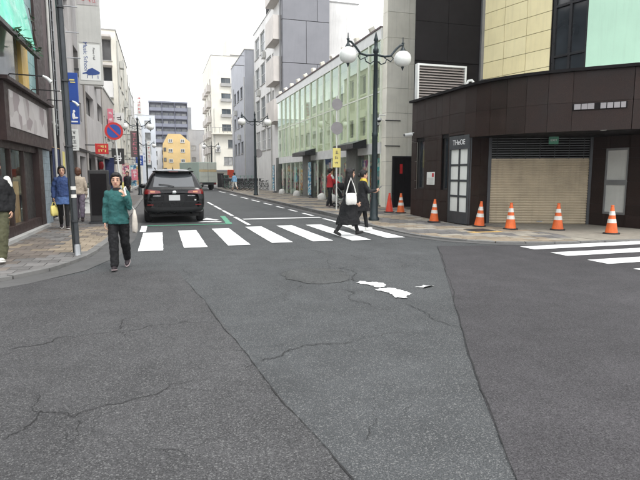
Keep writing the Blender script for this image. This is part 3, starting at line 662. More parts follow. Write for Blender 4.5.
# name board on the band (lettering not readable in the photo: pale blank letters strip)
c0 = Vector((8.77, 11.40)); dd = (Vector((10.52, 9.67))-c0).normalized(); nn = Vector((dd.y, -dd.x)); crt = rotline(c0, c0+dd)
nb = thing('name_board', 'dark blank name board with pale worn lettering blocks on granite band', 'sign', (*(c0+dd*1.8), 2.95))
m = MB(); c = c0+dd*1.78+nn*.045; m.obox((c.x, c.y, 3.10), (1.15, .012, .16), crt); m.build('panel', 'black_wall', nb)
for k, (u, wd_) in enumerate(((1.29, .14), (1.44, .12), (1.58, .14), (1.84, .12), (1.98, .12), (2.12, .12), (2.25, .10))):
    m = MB(); c = c0+dd*(u+.02)+nn*.06; m.obox((c.x, c.y, 3.10), (wd_, .012, .13), crt); m.build('letter_block', 'sign_back', nb)
for (x, y, z, lb) in ((8.2, 16.45, 2.86, 'white bullet security camera on the far end of granite wall'),):
    cc = thing('security_camera', lb, 'camera', (x, y, z)); MB().path([(8.4, y, z+.06), (8.28, y, z+.06), (8.2, y, z+.03)], .018, 8).build('bracket', 'frame_white', cc)
    MB().path([(8.32, y-.02, z), (8.02, y-.05, z-.03)], .055, 12).build('housing', 'frame_white', cc); MB().path([(8.03, y-.05, z-.028), (7.995, y-.05, z-.032)], .045, 12).build('lens', 'glass_dark', cc)

# ------------------------------------------------------------------ buildings above and behind the stone one
up = thing('tower_building', 'tall building with yellow panels, black corner and mint green wall above granite base', 'building', (12, 15, 3.7))
YA, YB = Vector((11.13, 16.7)), Vector((13.2, 8.5)); yd = (YB-YA).normalized(); yn = Vector((yd.y, -yd.x)); TOP = 13.0
pt = lambda u, o=0: YA+yd*u+yn*o
MB().prism([(8.5, 16.72), (11.12, 16.72), tuple(pt(0, -.05)), tuple(pt(2.75, -.05)), tuple(pt(2.75, -.3)), tuple(pt(3.95, -.3)), tuple(pt(3.95, -.02)), tuple(pt(8.5, -.02)), (22, 9), (22, 19.8), (10.7, 19.8), (8.72, 17.0)], 3.7, TOP).build('core_wall', 'black_wall', up)
panels(up, (8.5, 16.71), (11.0, 16.71), 5.4, TOP, 1.3, 1.3, 'black_wall', gap=.012)
panels(up, pt(.06, -.04), pt(2.74, -.04), 3.75, TOP, .9, .56, 'yellow_panel', gap=.016)
gw = MB(); a_, b_ = pt(3.96, -.012), pt(8.4, -.012); gw.obox((*((a_+b_)/2), (3.75+TOP)/2), ((b_-a_).length, .03, TOP-3.75), rotline(YA, YB)); gw.build('green_wall', 'green_wall', up)
m = MB(); a_ = pt(0.02, .02); m.bar((a_.x, a_.y, 3.75), (a_.x, a_.y, TOP), .12); m.build('corner_trim', 'frame_grey', up)
yr_ = rotline(YA, YB)
for j, (z0, z1) in enumerate(((3.75, 5.1), (5.1, 6.6), (6.6, 8.1), (8.1, 9.6), (9.6, 11.1), (11.1, 13))):
    f = MB()
    for u0, u1, za, zb in ((2.76, 2.86, z0, z1), (3.31, 3.39, z0, z1), (3.86, 3.95, z0, z1), (2.86, 3.31, z0, z0+.07), (3.39, 3.86, z0, z0+.07)):
        c = (pt(u0, -.12)+pt(u1, -.12))/2; f.obox((c.x, c.y, (za+zb)/2), (u1-u0, .10, zb-za), yr_)
    fo = f.build('window', 'black_paint', up)
    for u0, u1 in ((2.86, 3.31), (3.39, 3.86)):
        g_ = MB(); c = (pt(u0, -.15)+pt(u1, -.15))/2; g_.obox((c.x, c.y, (z0+z1)/2), (u1-u0, .012, z1-z0-.02), yr_); g_.build('pane', 'glass_dark', fo)
lv = MB(); lv.box(8.52, 8.58, 16.5, 16.70, 4.0, 5.26).box(10.36, 10.42, 16.5, 16.70, 4.0, 5.26).box(8.58, 10.36, 16.5, 16.70, 5.2, 5.26); lvo = lv.build('louvre', 'frame_white', up)
for i in range(13): MB().obox((9.47, 16.58, 4.06+i*.09), (1.78, .13, .014), Matrix.Rotation(R(35), 3, 'X')).build('slat', 'louvre', lvo)
vp = thing('vent_pipe', 'white hooked vent pipe on granite parapet below louvre', 'pipe', (10.4, 16.3, 3.7)); MB().path([(10.3, 16.3, 3.7), (10.3, 16.3, 4.6), (10.34, 16.25, 4.72), (10.44, 16.2, 4.74), (10.5, 16.18, 4.66)], .045, 10).build('pipe', 'frame_white', vp)
fl = thing('floodlight', 'small grey floodlight on granite parapet beside the yellow wall', 'light', (10.75, 15.9, 3.7)); MB().path([(10.75, 15.9, 3.7), (10.75, 15.9, 4.5)], .03, 8).build('post', 'steel', fl); MB().obox((10.72, 15.85, 4.6), (.26, .16, .2), Matrix.Rotation(R(-25), 3, 'X')).build('lamp_head', 'pole_grey', fl)

# ------------------------------------------------------------------ glass fronted shop building
GX, G0, G1, GT = 9.2, 21.1, 41.7, 7.66
gb = thing('glass_building', 'low shop building with green tinted glass curtain wall and white roof fascia', 'building', (12, 31, 0))
NB = 15; bw = (G1-G0)/NB
reflection_wall = MB(); hl = [(G0+.5+i*1.72, G0+1.45+i*1.72, z, z+.95) for i in range(12) for z in (3.5, 5.6)]
reflection_wall.wall('x', 10.05, -1, G0, G1, 2.86, GT-.45, hl, .3); reflection_wall.build('inner_wall', 'inner_cream', gb)  # cream wall with dark openings, built to imitate the opposite block's reflection
for h_ in hl: MB().box(10.30, 10.34, h_[0], h_[1], h_[2], h_[3]).build('reflected_window', 'glass_mid', gb)
m = MB(); m.box(13.4, 13.6, G0, G1, .1, GT-.2); m.build('back_wall', 'interior', gb); MB().box(GX+.12, 13.4, G0, G1, 2.62, 2.86).build('floor_slab', 'interior_pale', gb); MB().box(GX+.12, 13.4, G0, G1, .08, .13).build('ground_floor', 'paver_grey', gb)
MB().box(GX+.05, 13.6, G0, G1, GT-.45, GT-.06).build('roof', 'concrete', gb); MB().box(GX+.1, 13.4, G1, G1+.2, .1, GT-.1).build('end_wall', 'white_wall', gb)
MB().box(GX-.06, GX+.10, G0, G1+.2, 7.2, GT).build('fascia', 'frame_white', gb)
MB().box(GX-.10, GX+.12, G0, G1+.2, GT, GT+.07).build('coping', 'mauve_wall', gb)
for i in range(NB):
    y0, y1 = G0+i*bw, G0+(i+1)*bw
    MB().quad_x(GX, y0+.03, y1-.03, 2.93, 5.02).build('pane', 'glass_green', gb); MB().quad_x(GX, y0+.03, y1-.03, 5.08, 7.2).build('pane', 'glass_green', gb)
    MB().box(GX-.07, GX+.06, y0-.03, y0+.03, 2.9, 7.2).build('mullion', 'frame_green', gb); MB().box(GX-.03, GX+.05, y0+.03, y1-.03, 5.02, 5.08).build('transom', 'frame_green', gb)
    MB().box(9.95, 10.45, y0+.15, y1-.15, .13, .9+random.uniform(0, .8)).build('shelf_unit', random.choice(['print_mixed', 'print_pink', 'interior', 'tan_wood']), gb)
pil = [(23.75, 25.1), (32.0, 33.6), (41.3, 41.9)]
edges = [G0]+[v for p in pil for v in p]
for a_, b_ in pil: MB().box(GX-.14, GX+.3, a_, b_, .1, 2.9).build('pillar', 'pillar_grey', gb)
for a_, b_ in ((G0, 23.75), (25.1, 32.0), (33.6, 41.3)):
    MB().box(GX-.05, GX+.08, a_, b_, 2.42, 2.9).build('sign_band', 'frame_white', gb)
    n_ = max(1, round((b_-a_)/1.35)); wl = (b_-a_)/n_
    for k in range(n_):
        MB().quad_x(GX, a_+k*wl+.025, a_+(k+1)*wl-.025, .18, 2.42).build('pane', 'glass_shop', gb); MB().box(GX-.03, GX+.05, a_+k*wl-.025, a_+k*wl+.025, .18, 2.42).build('mullion', 'frame_green', gb)
    MB().box(GX-.06, GX+.1, a_, b_, .08, .18).build('plinth', 'pillar_grey', gb)
for k, (a_, b_) in enumerate(((22.4, 25.3), (30.6, 33.8))):
    c = MB(); c.add([(GX-.14, a_, 2.72), (GX-.14, b_, 2.72), (GX-.8, b_, 2.70), (GX-.8, a_, 2.70), (GX-.14, a_, 3.12), (GX-.14, b_, 3.12), (GX-.8, b_, 2.92), (GX-.8, a_, 2.92)], [(0,1,2,3), (4,5,6,7), (0,1,5,4), (1,2,6,5), (2,3,7,6), (3,0,4,7)]); c.build('canopy', 'black_paint', gb)
for i in range(11):
    y = G0+1.2+i*1.85; rr = MB(); rr.obox((GX+.02, y, GT+.22), (.26, .20, .24), Matrix.Rotation(R(-30+12*(i % 3)), 3, 'Y') @ Matrix.Rotation(R(20*(i % 2)), 3, 'Z')); ro = rr.build('roof_lamp', 'cream_stone', gb, bevel=.03); MB().bar((GX+.05, y, GT+.06), (GX+.05, y, GT+.16), .05).build('bracket', 'steel', ro)
MB().box(10.5, 10.54, G0, G1, .13, 2.6).build('lightening_wall', 'inner_cream', gb)  # pale partition added to lighten the ground-floor interior
for k, (y, z, w_, h_, mt) in enumerate(((21.9, .5, .7, .9, 'print_mixed'), (22.9, 1.5, .5, .7, 'print_pink'), (26.6, .4, .6, 1.0, 'print_teal'), (28.1, 1.3, .7, .9, 'print_orange'), (29.6, .5, .6, 1.1, 'print_mixed'), (30.9, 1.2, .6, 1.0, 'print_pink'), (34.5, .5, .8, 1.4, 'print_orange'), (36.2, 1.0, .7, 1.1, 'print_teal'), (38.2, .5, .8, 1.3, 'print_mixed'), (40.2, .7, .8, 1.3, 'print_pink'))): MB().box(GX+.03, GX+.04, y-w_/2, y+w_/2, z, z+h_).build('window_poster', mt, gb)
# cream stone end pier
cpv = thing('stone_pier', 'tall cream stone pier closing the near end of the glass building', 'pier', (9.9, 20.8, 0))
MB().box(9.24, 11.2, 20.62, 21.08, 0, 12.6).build('core_wall', 'concrete', cpv)
panels(cpv, (9.21, 20.62), (11.2, 20.62), .02, 12.6, 1.0, 1.02, 'cream_stone', gap=.012); panels(cpv, (9.24, 21.08), (9.24, 20.59), .02, 12.6, .5, 1.02, 'cream_stone', gap=.012)
for z in (2.72, 3.78): MB().tube((9.15, 20.56, z), (9.85, 20.56, z), .02, seg=8).build('pipe', 'dark_steel', cpv)
for k, (x, y, z) in enumerate(((8.93, 20.7, 3.78), (8.93, 20.9, 3.60))):
    sc = thing('dome_camera', 'white dome security camera on arm from cream pier above lamp post' if k == 0 else 'lower white dome security camera under its twin on cream pier', 'camera', (x, y, z)); MB().path([(9.21, y, z+.22), (x, y, z+.22), (x, y, z+.1)], .022, 8).build('arm', 'frame_white', sc); MB().lathe([(.02, .12), (.09, .10), (.11, .05), (.11, 0)], 14, (x, y, z)).build('housing', 'frame_white', sc); MB().ell((x, y, z-.005), (.085, .085, .085)).build('dome', 'glass_dark', sc)
gt = thing('gate', 'narrow black gate beside granite wall with small red plate', 'gate', (9.8, 20.3, .1)); MB().box(9.36, 9.44, 20.2, 20.28, .1, 2.28).build('post', 'black_paint', gt); MB().box(10.3, 10.38, 20.2, 20.28, .1, 2.28).build('post', 'black_paint', gt)
for i in range(7): MB().box(9.445+i*.123, 9.56+i*.123, 20.22, 20.26, .14, 2.22).build('board', 'black_wall', gt)
MB().box(9.44, 10.3, 20.21, 20.27, 2.22, 2.28).build('rail', 'black_paint', gt); MB().box(9.70, 9.82, 20.20, 20.215, 1.55, 1.95).build('plate', 'sign_red', gt)
# things in the shop windows and on the pavement in front
def robe(y, z, w_, h_, mat, label):
    t = thing('hanging_robe', label, 'robe', (9.45, y, z)); b = MB()
    prof = [(-.16*w_, h_), (.16*w_, h_), (.62*w_, h_*.86), (.62*w_, h_*.52), (.30*w_, h_*.58), (.36*w_, 0), (-.36*w_, 0), (-.30*w_, h_*.58), (-.62*w_, h_*.52), (-.62*w_, h_*.86)]
    n_ = len(prof); vs_ = [(9.40+.04*math.cos(p[0]*9), y+p[0], z+p[1]) for p in prof]+[(9.54, y+p[0], z+p[1]) for p in prof]
    b.add(vs_, [tuple(range(n_)), tuple(range(2*n_-1, n_-1, -1))]+[(i, (i+1) % n_, n_+(i+1) % n_, n_+i) for i in range(n_)]); b.build('cloth', mat, t)
    MB().tube((9.47, y-.7*w_, z+h_*.84), (9.47, y+.7*w_, z+h_*.84), .015, seg=6).build('rod', 'tan_wood', t); MB().tube((9.47, y, .13), (9.47, y, z+h_), .02, seg=6).build('stand', 'dark_steel', t)
for y, z, w_, h_, mt, lb in ((22.0, .9, .85, 1.35, 'print_teal', 'teal robe on a stand behind shop glass beside the cream pier'), (23.2, 1.0, .6, 1.2, 'print_orange', 'orange robe behind shop glass next to teal robe'), (25.9, 1.0, .8, 1.25, 'print_orange', 'orange patterned robe behind shop glass just past the grey pillar'), (27.3, .35, 1.0, 1.2, 'print_pink', 'low pink patterned robe behind shop glass'), (28.8, 1.0, .8, 1.3, 'print_mixed', 'dark multicoloured robe behind shop glass between pink robes'), (30.3, .3, 1.0, 1.25, 'print_pink', 'pink robe displayed low beside the blue banner'), (35.3, .9, .8, 1.35, 'print_mixed', 'dark patterned robe in the far shop bay'), (37.0, .6, .9, 1.5, 'print_pink', 'pink robe in the far shop bay'), (39.0, 1.0, .8, 1.3, 'print_orange', 'orange robe in the far shop bay')): robe(y, z, w_, h_, mt, lb)
for y, x, lb in ((31.2, 8.85, 'blue and white printed banner on pole by the shop pillar'), (42.2, 8.9, 'blue and white banner on pole at far end of the shop')):
    t = thing('banner', lb, 'banner', (x, y, .12)); MB().tube((x, y-.42, .12), (x, y-.42, 2.35), .02, seg=8).build('pole', 'dark_steel', t); MB().lathe([(.18, 0), (.18, .06), (.05, .1)], 14, (x, y-.42, .12)).build('base', 'dark_steel', t)
    b = MB(); vs_ = []; nn_ = 8
    for i in range(nn_+1):
        u = i/nn_; o_ = .05*math.sin(u*7); vs_ += [(x+o_, y-.40+.8*u, .28), (x+o_*.6, y-.40+.8*u, 2.3)]
    b.add(vs_, [(2*i, 2*i+2, 2*i+3, 2*i+1) for i in range(nn_)]); bo = b.build('cloth', 'print_blue', t); sm_ = bo.modifiers.new('s', 'SOLIDIFY'); sm_.thickness = .006; MB().tube((x, y-.42, 2.31), (x, y+.42, 2.31), .012, seg=6).build('top_rod', 'dark_steel', t)
for i, y in enumerate((22.2, 26.4, 28.3, 34.0, 38.5)):
    o = tag(MB().lathe([(.24, 0), (.25, .10), (.22, .24), (.14, .33), (.03, .37)], 18).build('bollard_stone', 'cloth_white', None), 'low rounded white stone in front of the '+('teal robe window', 'orange robe window past the grey pillar', 'window between the pink robes', 'far shop bay beside its pillar', 'last window of the far shop bay')[i], 'stone', 'white stones outside the shop'); o.location = (8.75, y, .12)
# ------------------------------------------------------------------ right side, further along
tw = thing('panel_tower', 'tall blue grey panelled tower rising behind the glass shop building', 'building', (13, 46, 0))
MB().box(9.97, 13.95, 43.03, 44.2, 0, 27).box(10.4, 13.95, 44.2, 52, 16.6, 27).build('core_wall', 'joint_dark', tw)
for j, (z0, z1) in enumerate(((3, 7.3), (7.3, 10.7), (10.7, 14.1), (14.1, 17.5), (17.5, 21), (21, 24), (24, 27))):
    cuts = [9.95, 11.95, 13.97] if j % 2 == 0 else [9.95, 12.9, 13.97]
    for a_, b_ in zip(cuts[:-1], cuts[1:]): MB().box(a_+.02, b_-.02, 42.98, 43.05, z0+.025, z1-.025).build('panel', 'grey_panel', tw)
    MB().box(9.92, 9.99, 43.06, 44.2, z0+.025, z1-.025).build('panel', 'grey_panel', tw)
MB().tube((9.80, 43.3, 3), (9.80, 43.3, 26), .06, seg=8).build('downpipe', 'frame_grey', tw)
wh = building('white_building', 'white street building with projecting box balconies beside the panelled tower', 10.0, 17, 44.25, 56.9, 16.2, 'white_wall',
    [('W', 48+2.9*i, 50.3+2.9*i, z, z+2.0, 2, 2) for i in range(3) for z in (4.0, 7.2, 10.4, 13.4)]+[('W', 46.9, 47.6, z, z+1.9, 1, 1) for z in (7.2, 10.4, 13.4)], fm='frame_white', gm='glass_mid')
for z0, z1 in ((6.0, 7.8), (9.25, 11.25), (12.6, 14.5), (15.9, 17.0)):
    m = MB(); m.box(9.25, 9.99, 43.4, 46.7, z0, z0+.18); m.box(9.25, 9.37, 43.4, 46.7, z0+.18, z1); m.box(9.37, 9.99, 43.4, 43.52, z0+.18, z1); m.box(9.37, 9.99, 46.58, 46.7, z0+.18, z1); bo = m.build('balcony', 'balcony_wall', wh)
    MB().box(9.99, 10.02, 44.5, 46.0, z0+.19, z0+2.2).build('balcony_door', 'glass_dark', bo)
sb = building('slab_building', 'narrow blue grey slab building with antenna rods past the white building', 9.05, 16, 57, 68, 14.75, 'blue_grey_wall', [('W', 59+2.6*i, 60.6+2.6*i, z, z+1.3, 2) for i in range(3) for z in (4, 7, 10)], gm='glass_mid')
for z, L in ((14.2, 1.5), (13.2, 1.2)): MB().bar((9.05, 57.5, z), (9.05-L, 57.5, z), .07).build('antenna_rod', 'frame_grey', sb)
ct = building('cream_tower', 'tall cream apartment block with rows of paired windows and rooftop hut', 8.2, 15.5, 85, 101, 20.1, 'cream_wall',
    [('S', x, x+1.45, z, z+1.05, 2) for x in (9.7, 12.1) for z in (8.55, 10.95, 13.35, 15.7)]+[('S', 11.4, 12.0, 18.1, 18.7, 1), ('S', 10.6, 12.0, 5.9, 7.2, 2), ('S', 9.9, 11.3, 3.2, 4.5, 2)]+[('W', y, y+1.4, z, z+1.2, 2) for y in (87, 91, 95) for z in (3.5, 6, 8.5, 10.9, 13.3, 15.7)], gm='glass_mid')
MB().box(10.9, 15.4, 86.5, 92, 19.8, 23.2).build('rooftop_hut', 'cream_wall', ct); MB().box(8.0, 15.5, 84.2, 84.97, 8.0, 8.18).build('ledge', 'cream_wall', ct); MB().box(8.0, 15.5, 83.9, 84.97, 2.15, 2.4).build('door_canopy', 'frame_grey', ct)
for x in [8.05+i*.6 for i in range(13)]: MB().bar((x, 84.25, 8.18), (x, 84.25, 9.0), .05).build('rail_post', 'frame_grey', ct)
MB().box(8.0, 15.5, 84.22, 84.28, 9.0, 9.06).build('rail', 'frame_grey', ct)
for x in (9.7, 12.1):
    for z in (10.95, 13.35, 15.7): MB().box(x-.1, x+1.55, 84.7, 84.97, z-.25, z+.22).build('window_guard', 'concrete', ct)
for y in (87, 91, 95):
    for z in (6, 8.5, 10.9, 13.3, 15.7): MB().box(7.6, 8.17, y-.6, y+2, z-.9, z+.1).build('balcony', 'balcony_wall', ct)
gf = thing('mesh_fence', 'green bicycle park fence in front of cream tower', 'fence', (8, 57.5, .1))
for i in range(9): MB().tube((6.6+i*.42, 56.6, .12), (6.6+i*.42, 56.6, 1.5), .025, seg=6).build('post', 'fence_green', gf)
for z in (.3, .7, 1.1, 1.45): MB().tube((6.6, 56.6, z), (9.96, 56.6, z), .018, seg=6).build('rail', 'fence_green', gf)
# ------------------------------------------------------------------ end of the street
yb = thing('ochre_building', 'ochre yellow building with clipped gable closing the end of the street', 'building', (3.7, 124, 0))
pf = [(.83, 0), (6.6, 0), (6.6, 8.9), (4.6, 10.6), (2.0, 10.6), (.83, 8.4)]; m = MB(); n_ = len(pf); vs_ = [(x, 120, z) for x, z in pf]+[(x, 131, z) for x, z in pf]; m.add(vs_, [tuple(range(n_)), tuple(range(2*n_-1, n_-1, -1))]+[(i, (i+1) % n_, n_+(i+1) % n_, n_+i) for i in range(n_)]); m.build('wall', 'ochre_wall', yb)
for x in (2.0, 4.55):
    for z in (2.2, 4.4, 6.6, 8.7): window(yb, 'y', 120, -1, x, x+.9, z, z+.8, depth=-.04, nx=2, fm='frame_white', gm='glass_dark', fw=.12, sill=True)
for z in (2.4, 4.6, 6.8): window(yb, 'y', 120, -1, .95, 1.5, z, z+.8, depth=-.04, nx=1, fm='frame_dark', gm='glass_dark', fw=.08)
ap = thing('apartment_block', 'big dark blue grey apartment block far beyond the street end', 'building', (4, 206, 0))
MB().box(-2.9, 10.3, 200.6, 212, 0, 27.6).build('wall', 'dark_block', ap); MB().box(10.3, 11.9, 201.5, 212, 0, 26.6).build('stair_tower', 'grey_block', ap); MB().box(-3.1, 10.5, 199.2, 212, 27.6, 28.1).build('roof', 'block_rail', ap)
for j in range(9):
    z = 2.4+j*2.8; MB().box(-2.9, 10.3, 199.2, 200.6, z-.2, z).build('balcony_slab', 'dark_block', ap)
    for i in range(3):
        x0 = -2.9+i*4.4; MB().box(x0+.1, x0+4.3, 199.2, 199.3, z, z+1.05).build('balcony_rail', 'block_rail', ap)
        for k in range(2): window(ap, 'y', 200.6, -1, x0+.4+k*2, x0+2.1+k*2, z+.1, z+2.1, depth=-.04, nx=2, fm='frame_grey', gm='glass_mid', fw=.1)
for i in range(4): x0 = -2.9+i*4.4; MB().box(x0-.12, x0+.12, 199.1, 200.6, 0, 27.6).build('balcony_fin', 'dark_block', ap)
building('grey_block', 'plain grey office block behind the ochre building', 6.9, 13, 130, 140, 12.4, 'grey_block', grid_wins('S', 7, 12.8, 3, 1.0, 2, 2.8, 3, 1.1), gm='glass_mid')
building('white_annex', 'small white three storey building beside the grey office block', 8.6, 12, 112, 120, 8.4, 'white_wall', [('S', 9.0, 10.6, z, z+1.1, 2) for z in (1.6, 4, 6.4)], gm='glass_mid')
building('pale_house', 'pale low house between ochre building and dark apartment block', -2.6, .6, 126, 136, 8.0, 'white_blue_wall', [('S', -2, -.4, z, z+1.1, 2) for z in (1.6, 4, 6)], gm='glass_mid')
for x0, x1, y0, z1, mt, lb in ((14, 40, 150, 9, 'grey_block', 'long low grey block far behind the cream tower'), (-45, -14, 150, 14, 'greige_wall', 'brownish far block behind the left street front')): building('far_block', lb, x0, x1, y0, y0+12, z1, mt, [])
# ------------------------------------------------------------------ left side: corner shop
FX = -3.2
sa = thing('corner_shop', 'brown timber fronted corner shop with tilted emerald panel and big pale sign', 'shop', (-6, 14.5, 0))
MB().box(-12, -4.6, 9.5, 18.3, 0, 9).build('core_wall', 'mauve_wall', sa); MB().box(-4.6, -3.35, 9.5, 18.3, 2.2, 9).build('upper_wall', 'mauve_wall', sa); MB().box(-4.6, -3.35, 15.9, 18.3, 0, 2.2).build('side_wall', 'mauve_wall', sa); MB().box(-4.6, -3.3, 9.5, 11.6, 0, 2.2).build('side_wall', 'brown_wood', sa)
MB().box(-3.3, -3.12, 11.6, 15.8, .04, .34).build('sill_base', 'brown_wood', sa); MB().box(-3.12, -2.98, 11.2, 16.2, .03, .12).build('step', 'concrete', sa)
MB().box(-3.3, -3.1, 15.75, 16.25, .04, 2.2).build('corner_post', 'brown_wood', sa)
fr = MB()
for y in (11.6, 12.35, 13.15, 14.35): fr.box(-3.26, -3.16, y, y+.07, .34, 2.1)
fr.box(-3.26, -3.16, 11.6, 15.75, 2.05, 2.2); fo = fr.build('shop_window', 'brown_wood', sa)
for a_, b_ in ((11.67, 12.35), (12.42, 13.15), (13.22, 14.35)): MB().quad_x(-3.21, a_, b_, .34, 2.05).build('pane', 'glass_shop', fo)
for i in range(14): MB().box(-3.36, -3.30, 11.65+i*.193, 11.83+i*.193, .34, 1.32).build('plank', 'tan_wood', sa)
MB().box(-4.59, -4.5, 11.6, 15.9, .04, 2.2).build('inner_wall', 'interior', sa); MB().box(-4.5, -3.3, 14.3, 14.4, .04, 2.2).build('inner_partition', 'brown_wood', sa); MB().box(-3.34, -3.26, 14.42, 15.75, .34, 2.05).build('door', 'frame_dark', sa); MB().tube((-3.24, 14.6, .9), (-3.24, 14.6, 1.5), .015, seg=6).build('door_handle', 'steel', sa)
for i in range(5):
    for j in range(11): MB().box(-3.34, -3.18, 16.3+i*.27, 16.56+i*.27, .06+j*.195, .25+j*.195).build('tile', 'blue_tile', sa)
MB().box(-3.35, -3.08, 16.2, 17.25, 2.2, 9).build('pilaster', 'brown_wood', sa); MB().box(-3.35, -3.16, 17.3, 18.25, 2.2, 9).build('pilaster', 'mauve_wall', sa); MB().tube((-3.07, 18.05, .05), (-3.07, 18.05, 9), .04, seg=10).build('downpipe', 'sign_grey', sa)
for j in range(19): MB().box(-3.34, -3.14, 15.25, 15.7, 3.5+j*.29, 3.78+j*.29).build('tile', 'teal_tile', sa); MB().box(-3.34, -3.14, 15.71, 16.16, 3.5+j*.29, 3.78+j*.29).build('tile', 'teal_tile', sa)
MB().box(-3.32, -3.1, 14.55, 15.2, 3.5, 5.05).build('amber_board', 'amber', sa); MB().box(-3.34, -3.18, 9.6, 14.5, 3.5, 4.9).build('upper_glazing', 'glass_mid', sa)
em = MB(); em.add([(-2.80, 9.6, 4.42), (-2.80, 14.75, 4.42), (-3.28, 14.75, 7.2), (-3.28, 9.6, 7.2), (-2.83, 9.6, 4.38), (-2.83, 14.75, 4.38), (-3.31, 14.75, 7.16), (-3.31, 9.6, 7.16)], [(0,1,2,3), (4,5,6,7), (0,1,5,4), (1,2,6,5), (2,3,7,6), (3,0,4,7)]); em.build('emerald_panel', 'teal_sign', sa)  # bright emerald panel, tilted so that it catches sky light
MB().bar((-2.79, 9.6, 4.38), (-2.79, 14.8, 4.38), .09).build('panel_edge', 'frame_dark', sa)
# leafy creeper at the panel's corner
cr = thing('creeper', 'dark hanging creeper leaves along the edge of the emerald panel', 'plant', (-2.78, 14.6, 4.4)); lf = MB()
MB().path([(-2.74, 12.5, 4.45), (-2.74, 14, 4.44), (-2.80, 14.9, 4.6), (-2.98, 15.1, 5.6)], .015, 6).build('stem', 'brown_wood', cr)
for i in range(55):
    t_ = random.random(); y = min(15.0, 12.4+3.2*t_)+random.gauss(0, .05); z = 4.42+max(0, t_-.75)*4.2+random.gauss(0, .09); s_ = random.uniform(.03, .055); rt_ = Matrix.Rotation(random.uniform(0, 6.3), 3, 'Z') @ Matrix.Rotation(random.uniform(0, 3), 3, 'X')
    lf.add([Vector((-2.74-max(0, t_-.75)*.7+random.gauss(0, .05), y, z))+rt_ @ Vector(p) for p in ((0, -s_, 0), (s_*.6, 0, .01), (0, s_, 0), (-s_*.6, 0, .01))], [(0, 1, 2, 3)])
M('leaf', (.035, .085, .04), .5, .3, 8, bump=0); tag(lf.build('leaves', 'leaf', cr), kind='stuff')
# pale sign over the shop front with spot lamps on rods
sg = thing('shop_sign', 'large pale shop sign board with brown rim over the corner shop window', 'sign', (-3.0, 14.8, 2.2)); MB().box(-3.34, -3.02, 12.45, 17.1, 2.2, 3.42).build('backing', 'brown_wood', sg); MB().box(-3.018, -3.0, 12.75, 16.6, 2.5, 3.28).build('face', 'print_sign', sg)
MB().box(-3.36, -2.9, 12.3, 17.2, 3.425, 3.50).build('rim', 'brown_wood', sg)
for i, y in enumerate((12.9, 15.0, 16.9)):
    t = thing('spot_lamp', ('rod spot lamp at the outer corner end of the pale shop sign', 'rod spot lamp over the middle of the pale shop sign', 'rod spot lamp beside the brown pilaster over the shop sign')[i], 'lamp', (-3.0, y, 3.5), 'spot lamps over the shop sign'); MB().path([(-3.1, y, 3.50), (-3.0, y, 3.62), (-2.35, y, 3.6)], .014, 6).build('rod', 'black_paint', t); MB().path([(-2.36, y, 3.61), (-2.27, y, 3.56), (-2.2, y, 3.48)], [.022, .035, .045], 10).build('lamp_head', 'frame_white', t)
nv = thing('shop_curtain', 'navy cloth shop curtain hanging beside the blue tiled pillar', 'curtain', (-3.1, 18.2, .9)); MB().tube((-3.1, 17.7, 2.32), (-3.1, 18.9, 2.32), .015, seg=6).build('rod', 'tan_wood', nv)
for i in range(3): b = MB(); b.box(-3.12, -3.105, 17.74+i*.38, 18.10+i*.38, .9, 2.31); b.build('cloth_panel', 'navy_cloth', nv)
pz = MB(); pz.box(-3.03, -3.015, 18.95, 19.3, 1.7, 2.25); tag(pz.build('poster', 'sign_yellow', None, (-3.02, 19.1, 1.7)), 'yellow poster beside the navy shop curtain', 'poster')
# dark gap with ladder
gp = building('dark_building', 'narrow dark recessed building with wall ladder between shop and grey block', -12, -3.32, 18.32, 20.35, 11, 'black_wall', [('E', 18.6, 19.5, .1, 2.2, 1), ('E', 18.7, 19.9, 3.2, 4.4, 2)], fm='frame_grey', gm='glass_dark')
ld = thing('wall_ladder', 'thin steel ladder fixed to the dark recessed wall', 'ladder', (-3.45, 19.6, 3))
for y in (19.4, 19.8): MB().tube((-3.22, y, 2.8), (-3.22, y, 10.6), .018, seg=6).build('rail', 'steel', ld)
for i in range(24): MB().tube((-3.22, 19.4, 3.0+i*.32), (-3.22, 19.8, 3.0+i*.32), .012, seg=6).build('rung', 'steel', ld)
# ------------------------------------------------------------------ left: grey block B
B = building('grey_shop_block', 'grey rendered block with shopfronts, projecting piano sign and tall windows', -12, FX, 20.4, 34.6, 15.5, 'pink_grey_wall',
    [('E', 26.4, 28.3, 7.05, 8.25, 2), ('E', 23.9, 25.2, 5.65, 6.75, 1), ('E', 27.1, 30.2, 4.35, 5.4, 2), ('E', 24.7, 25.4, 3.8, 4.6, 1), ('E', 31.9, 34.3, 4.5, 5.5, 2), ('E', 22, 23, 7, 8.2, 1), ('E', 30.5, 33, 7.05, 8.25, 2), ('E', 22.5, 25, 10, 11.2, 2), ('E', 27, 30, 10, 11.2, 2), ('E', 31, 33.6, 10, 11.2, 2), ('E', 22.5, 25, 13, 14.2, 2), ('E', 27, 30, 13, 14.2, 2),
     ('E', 20.9, 23.3, .08, 2.35, 2), ('E', 24.2, 26.0, .08, 2.3, 1), ('E', 27.0, 29.6, .08, 2.35, 2), ('E', 30.6, 33.6, .08, 2.4, 3)], fm='frame_dark', gm='glass_dark', depth=.25, sill=False)
MB().box(FX-.01, FX+.07, 20.4, 34.6, 2.5, 2.62).build('string_course', 'greige_wall', B); MB().box(FX, FX+.05, 20.4, 34.6, .02, .075).build('plinth', 'greige_wall', B)
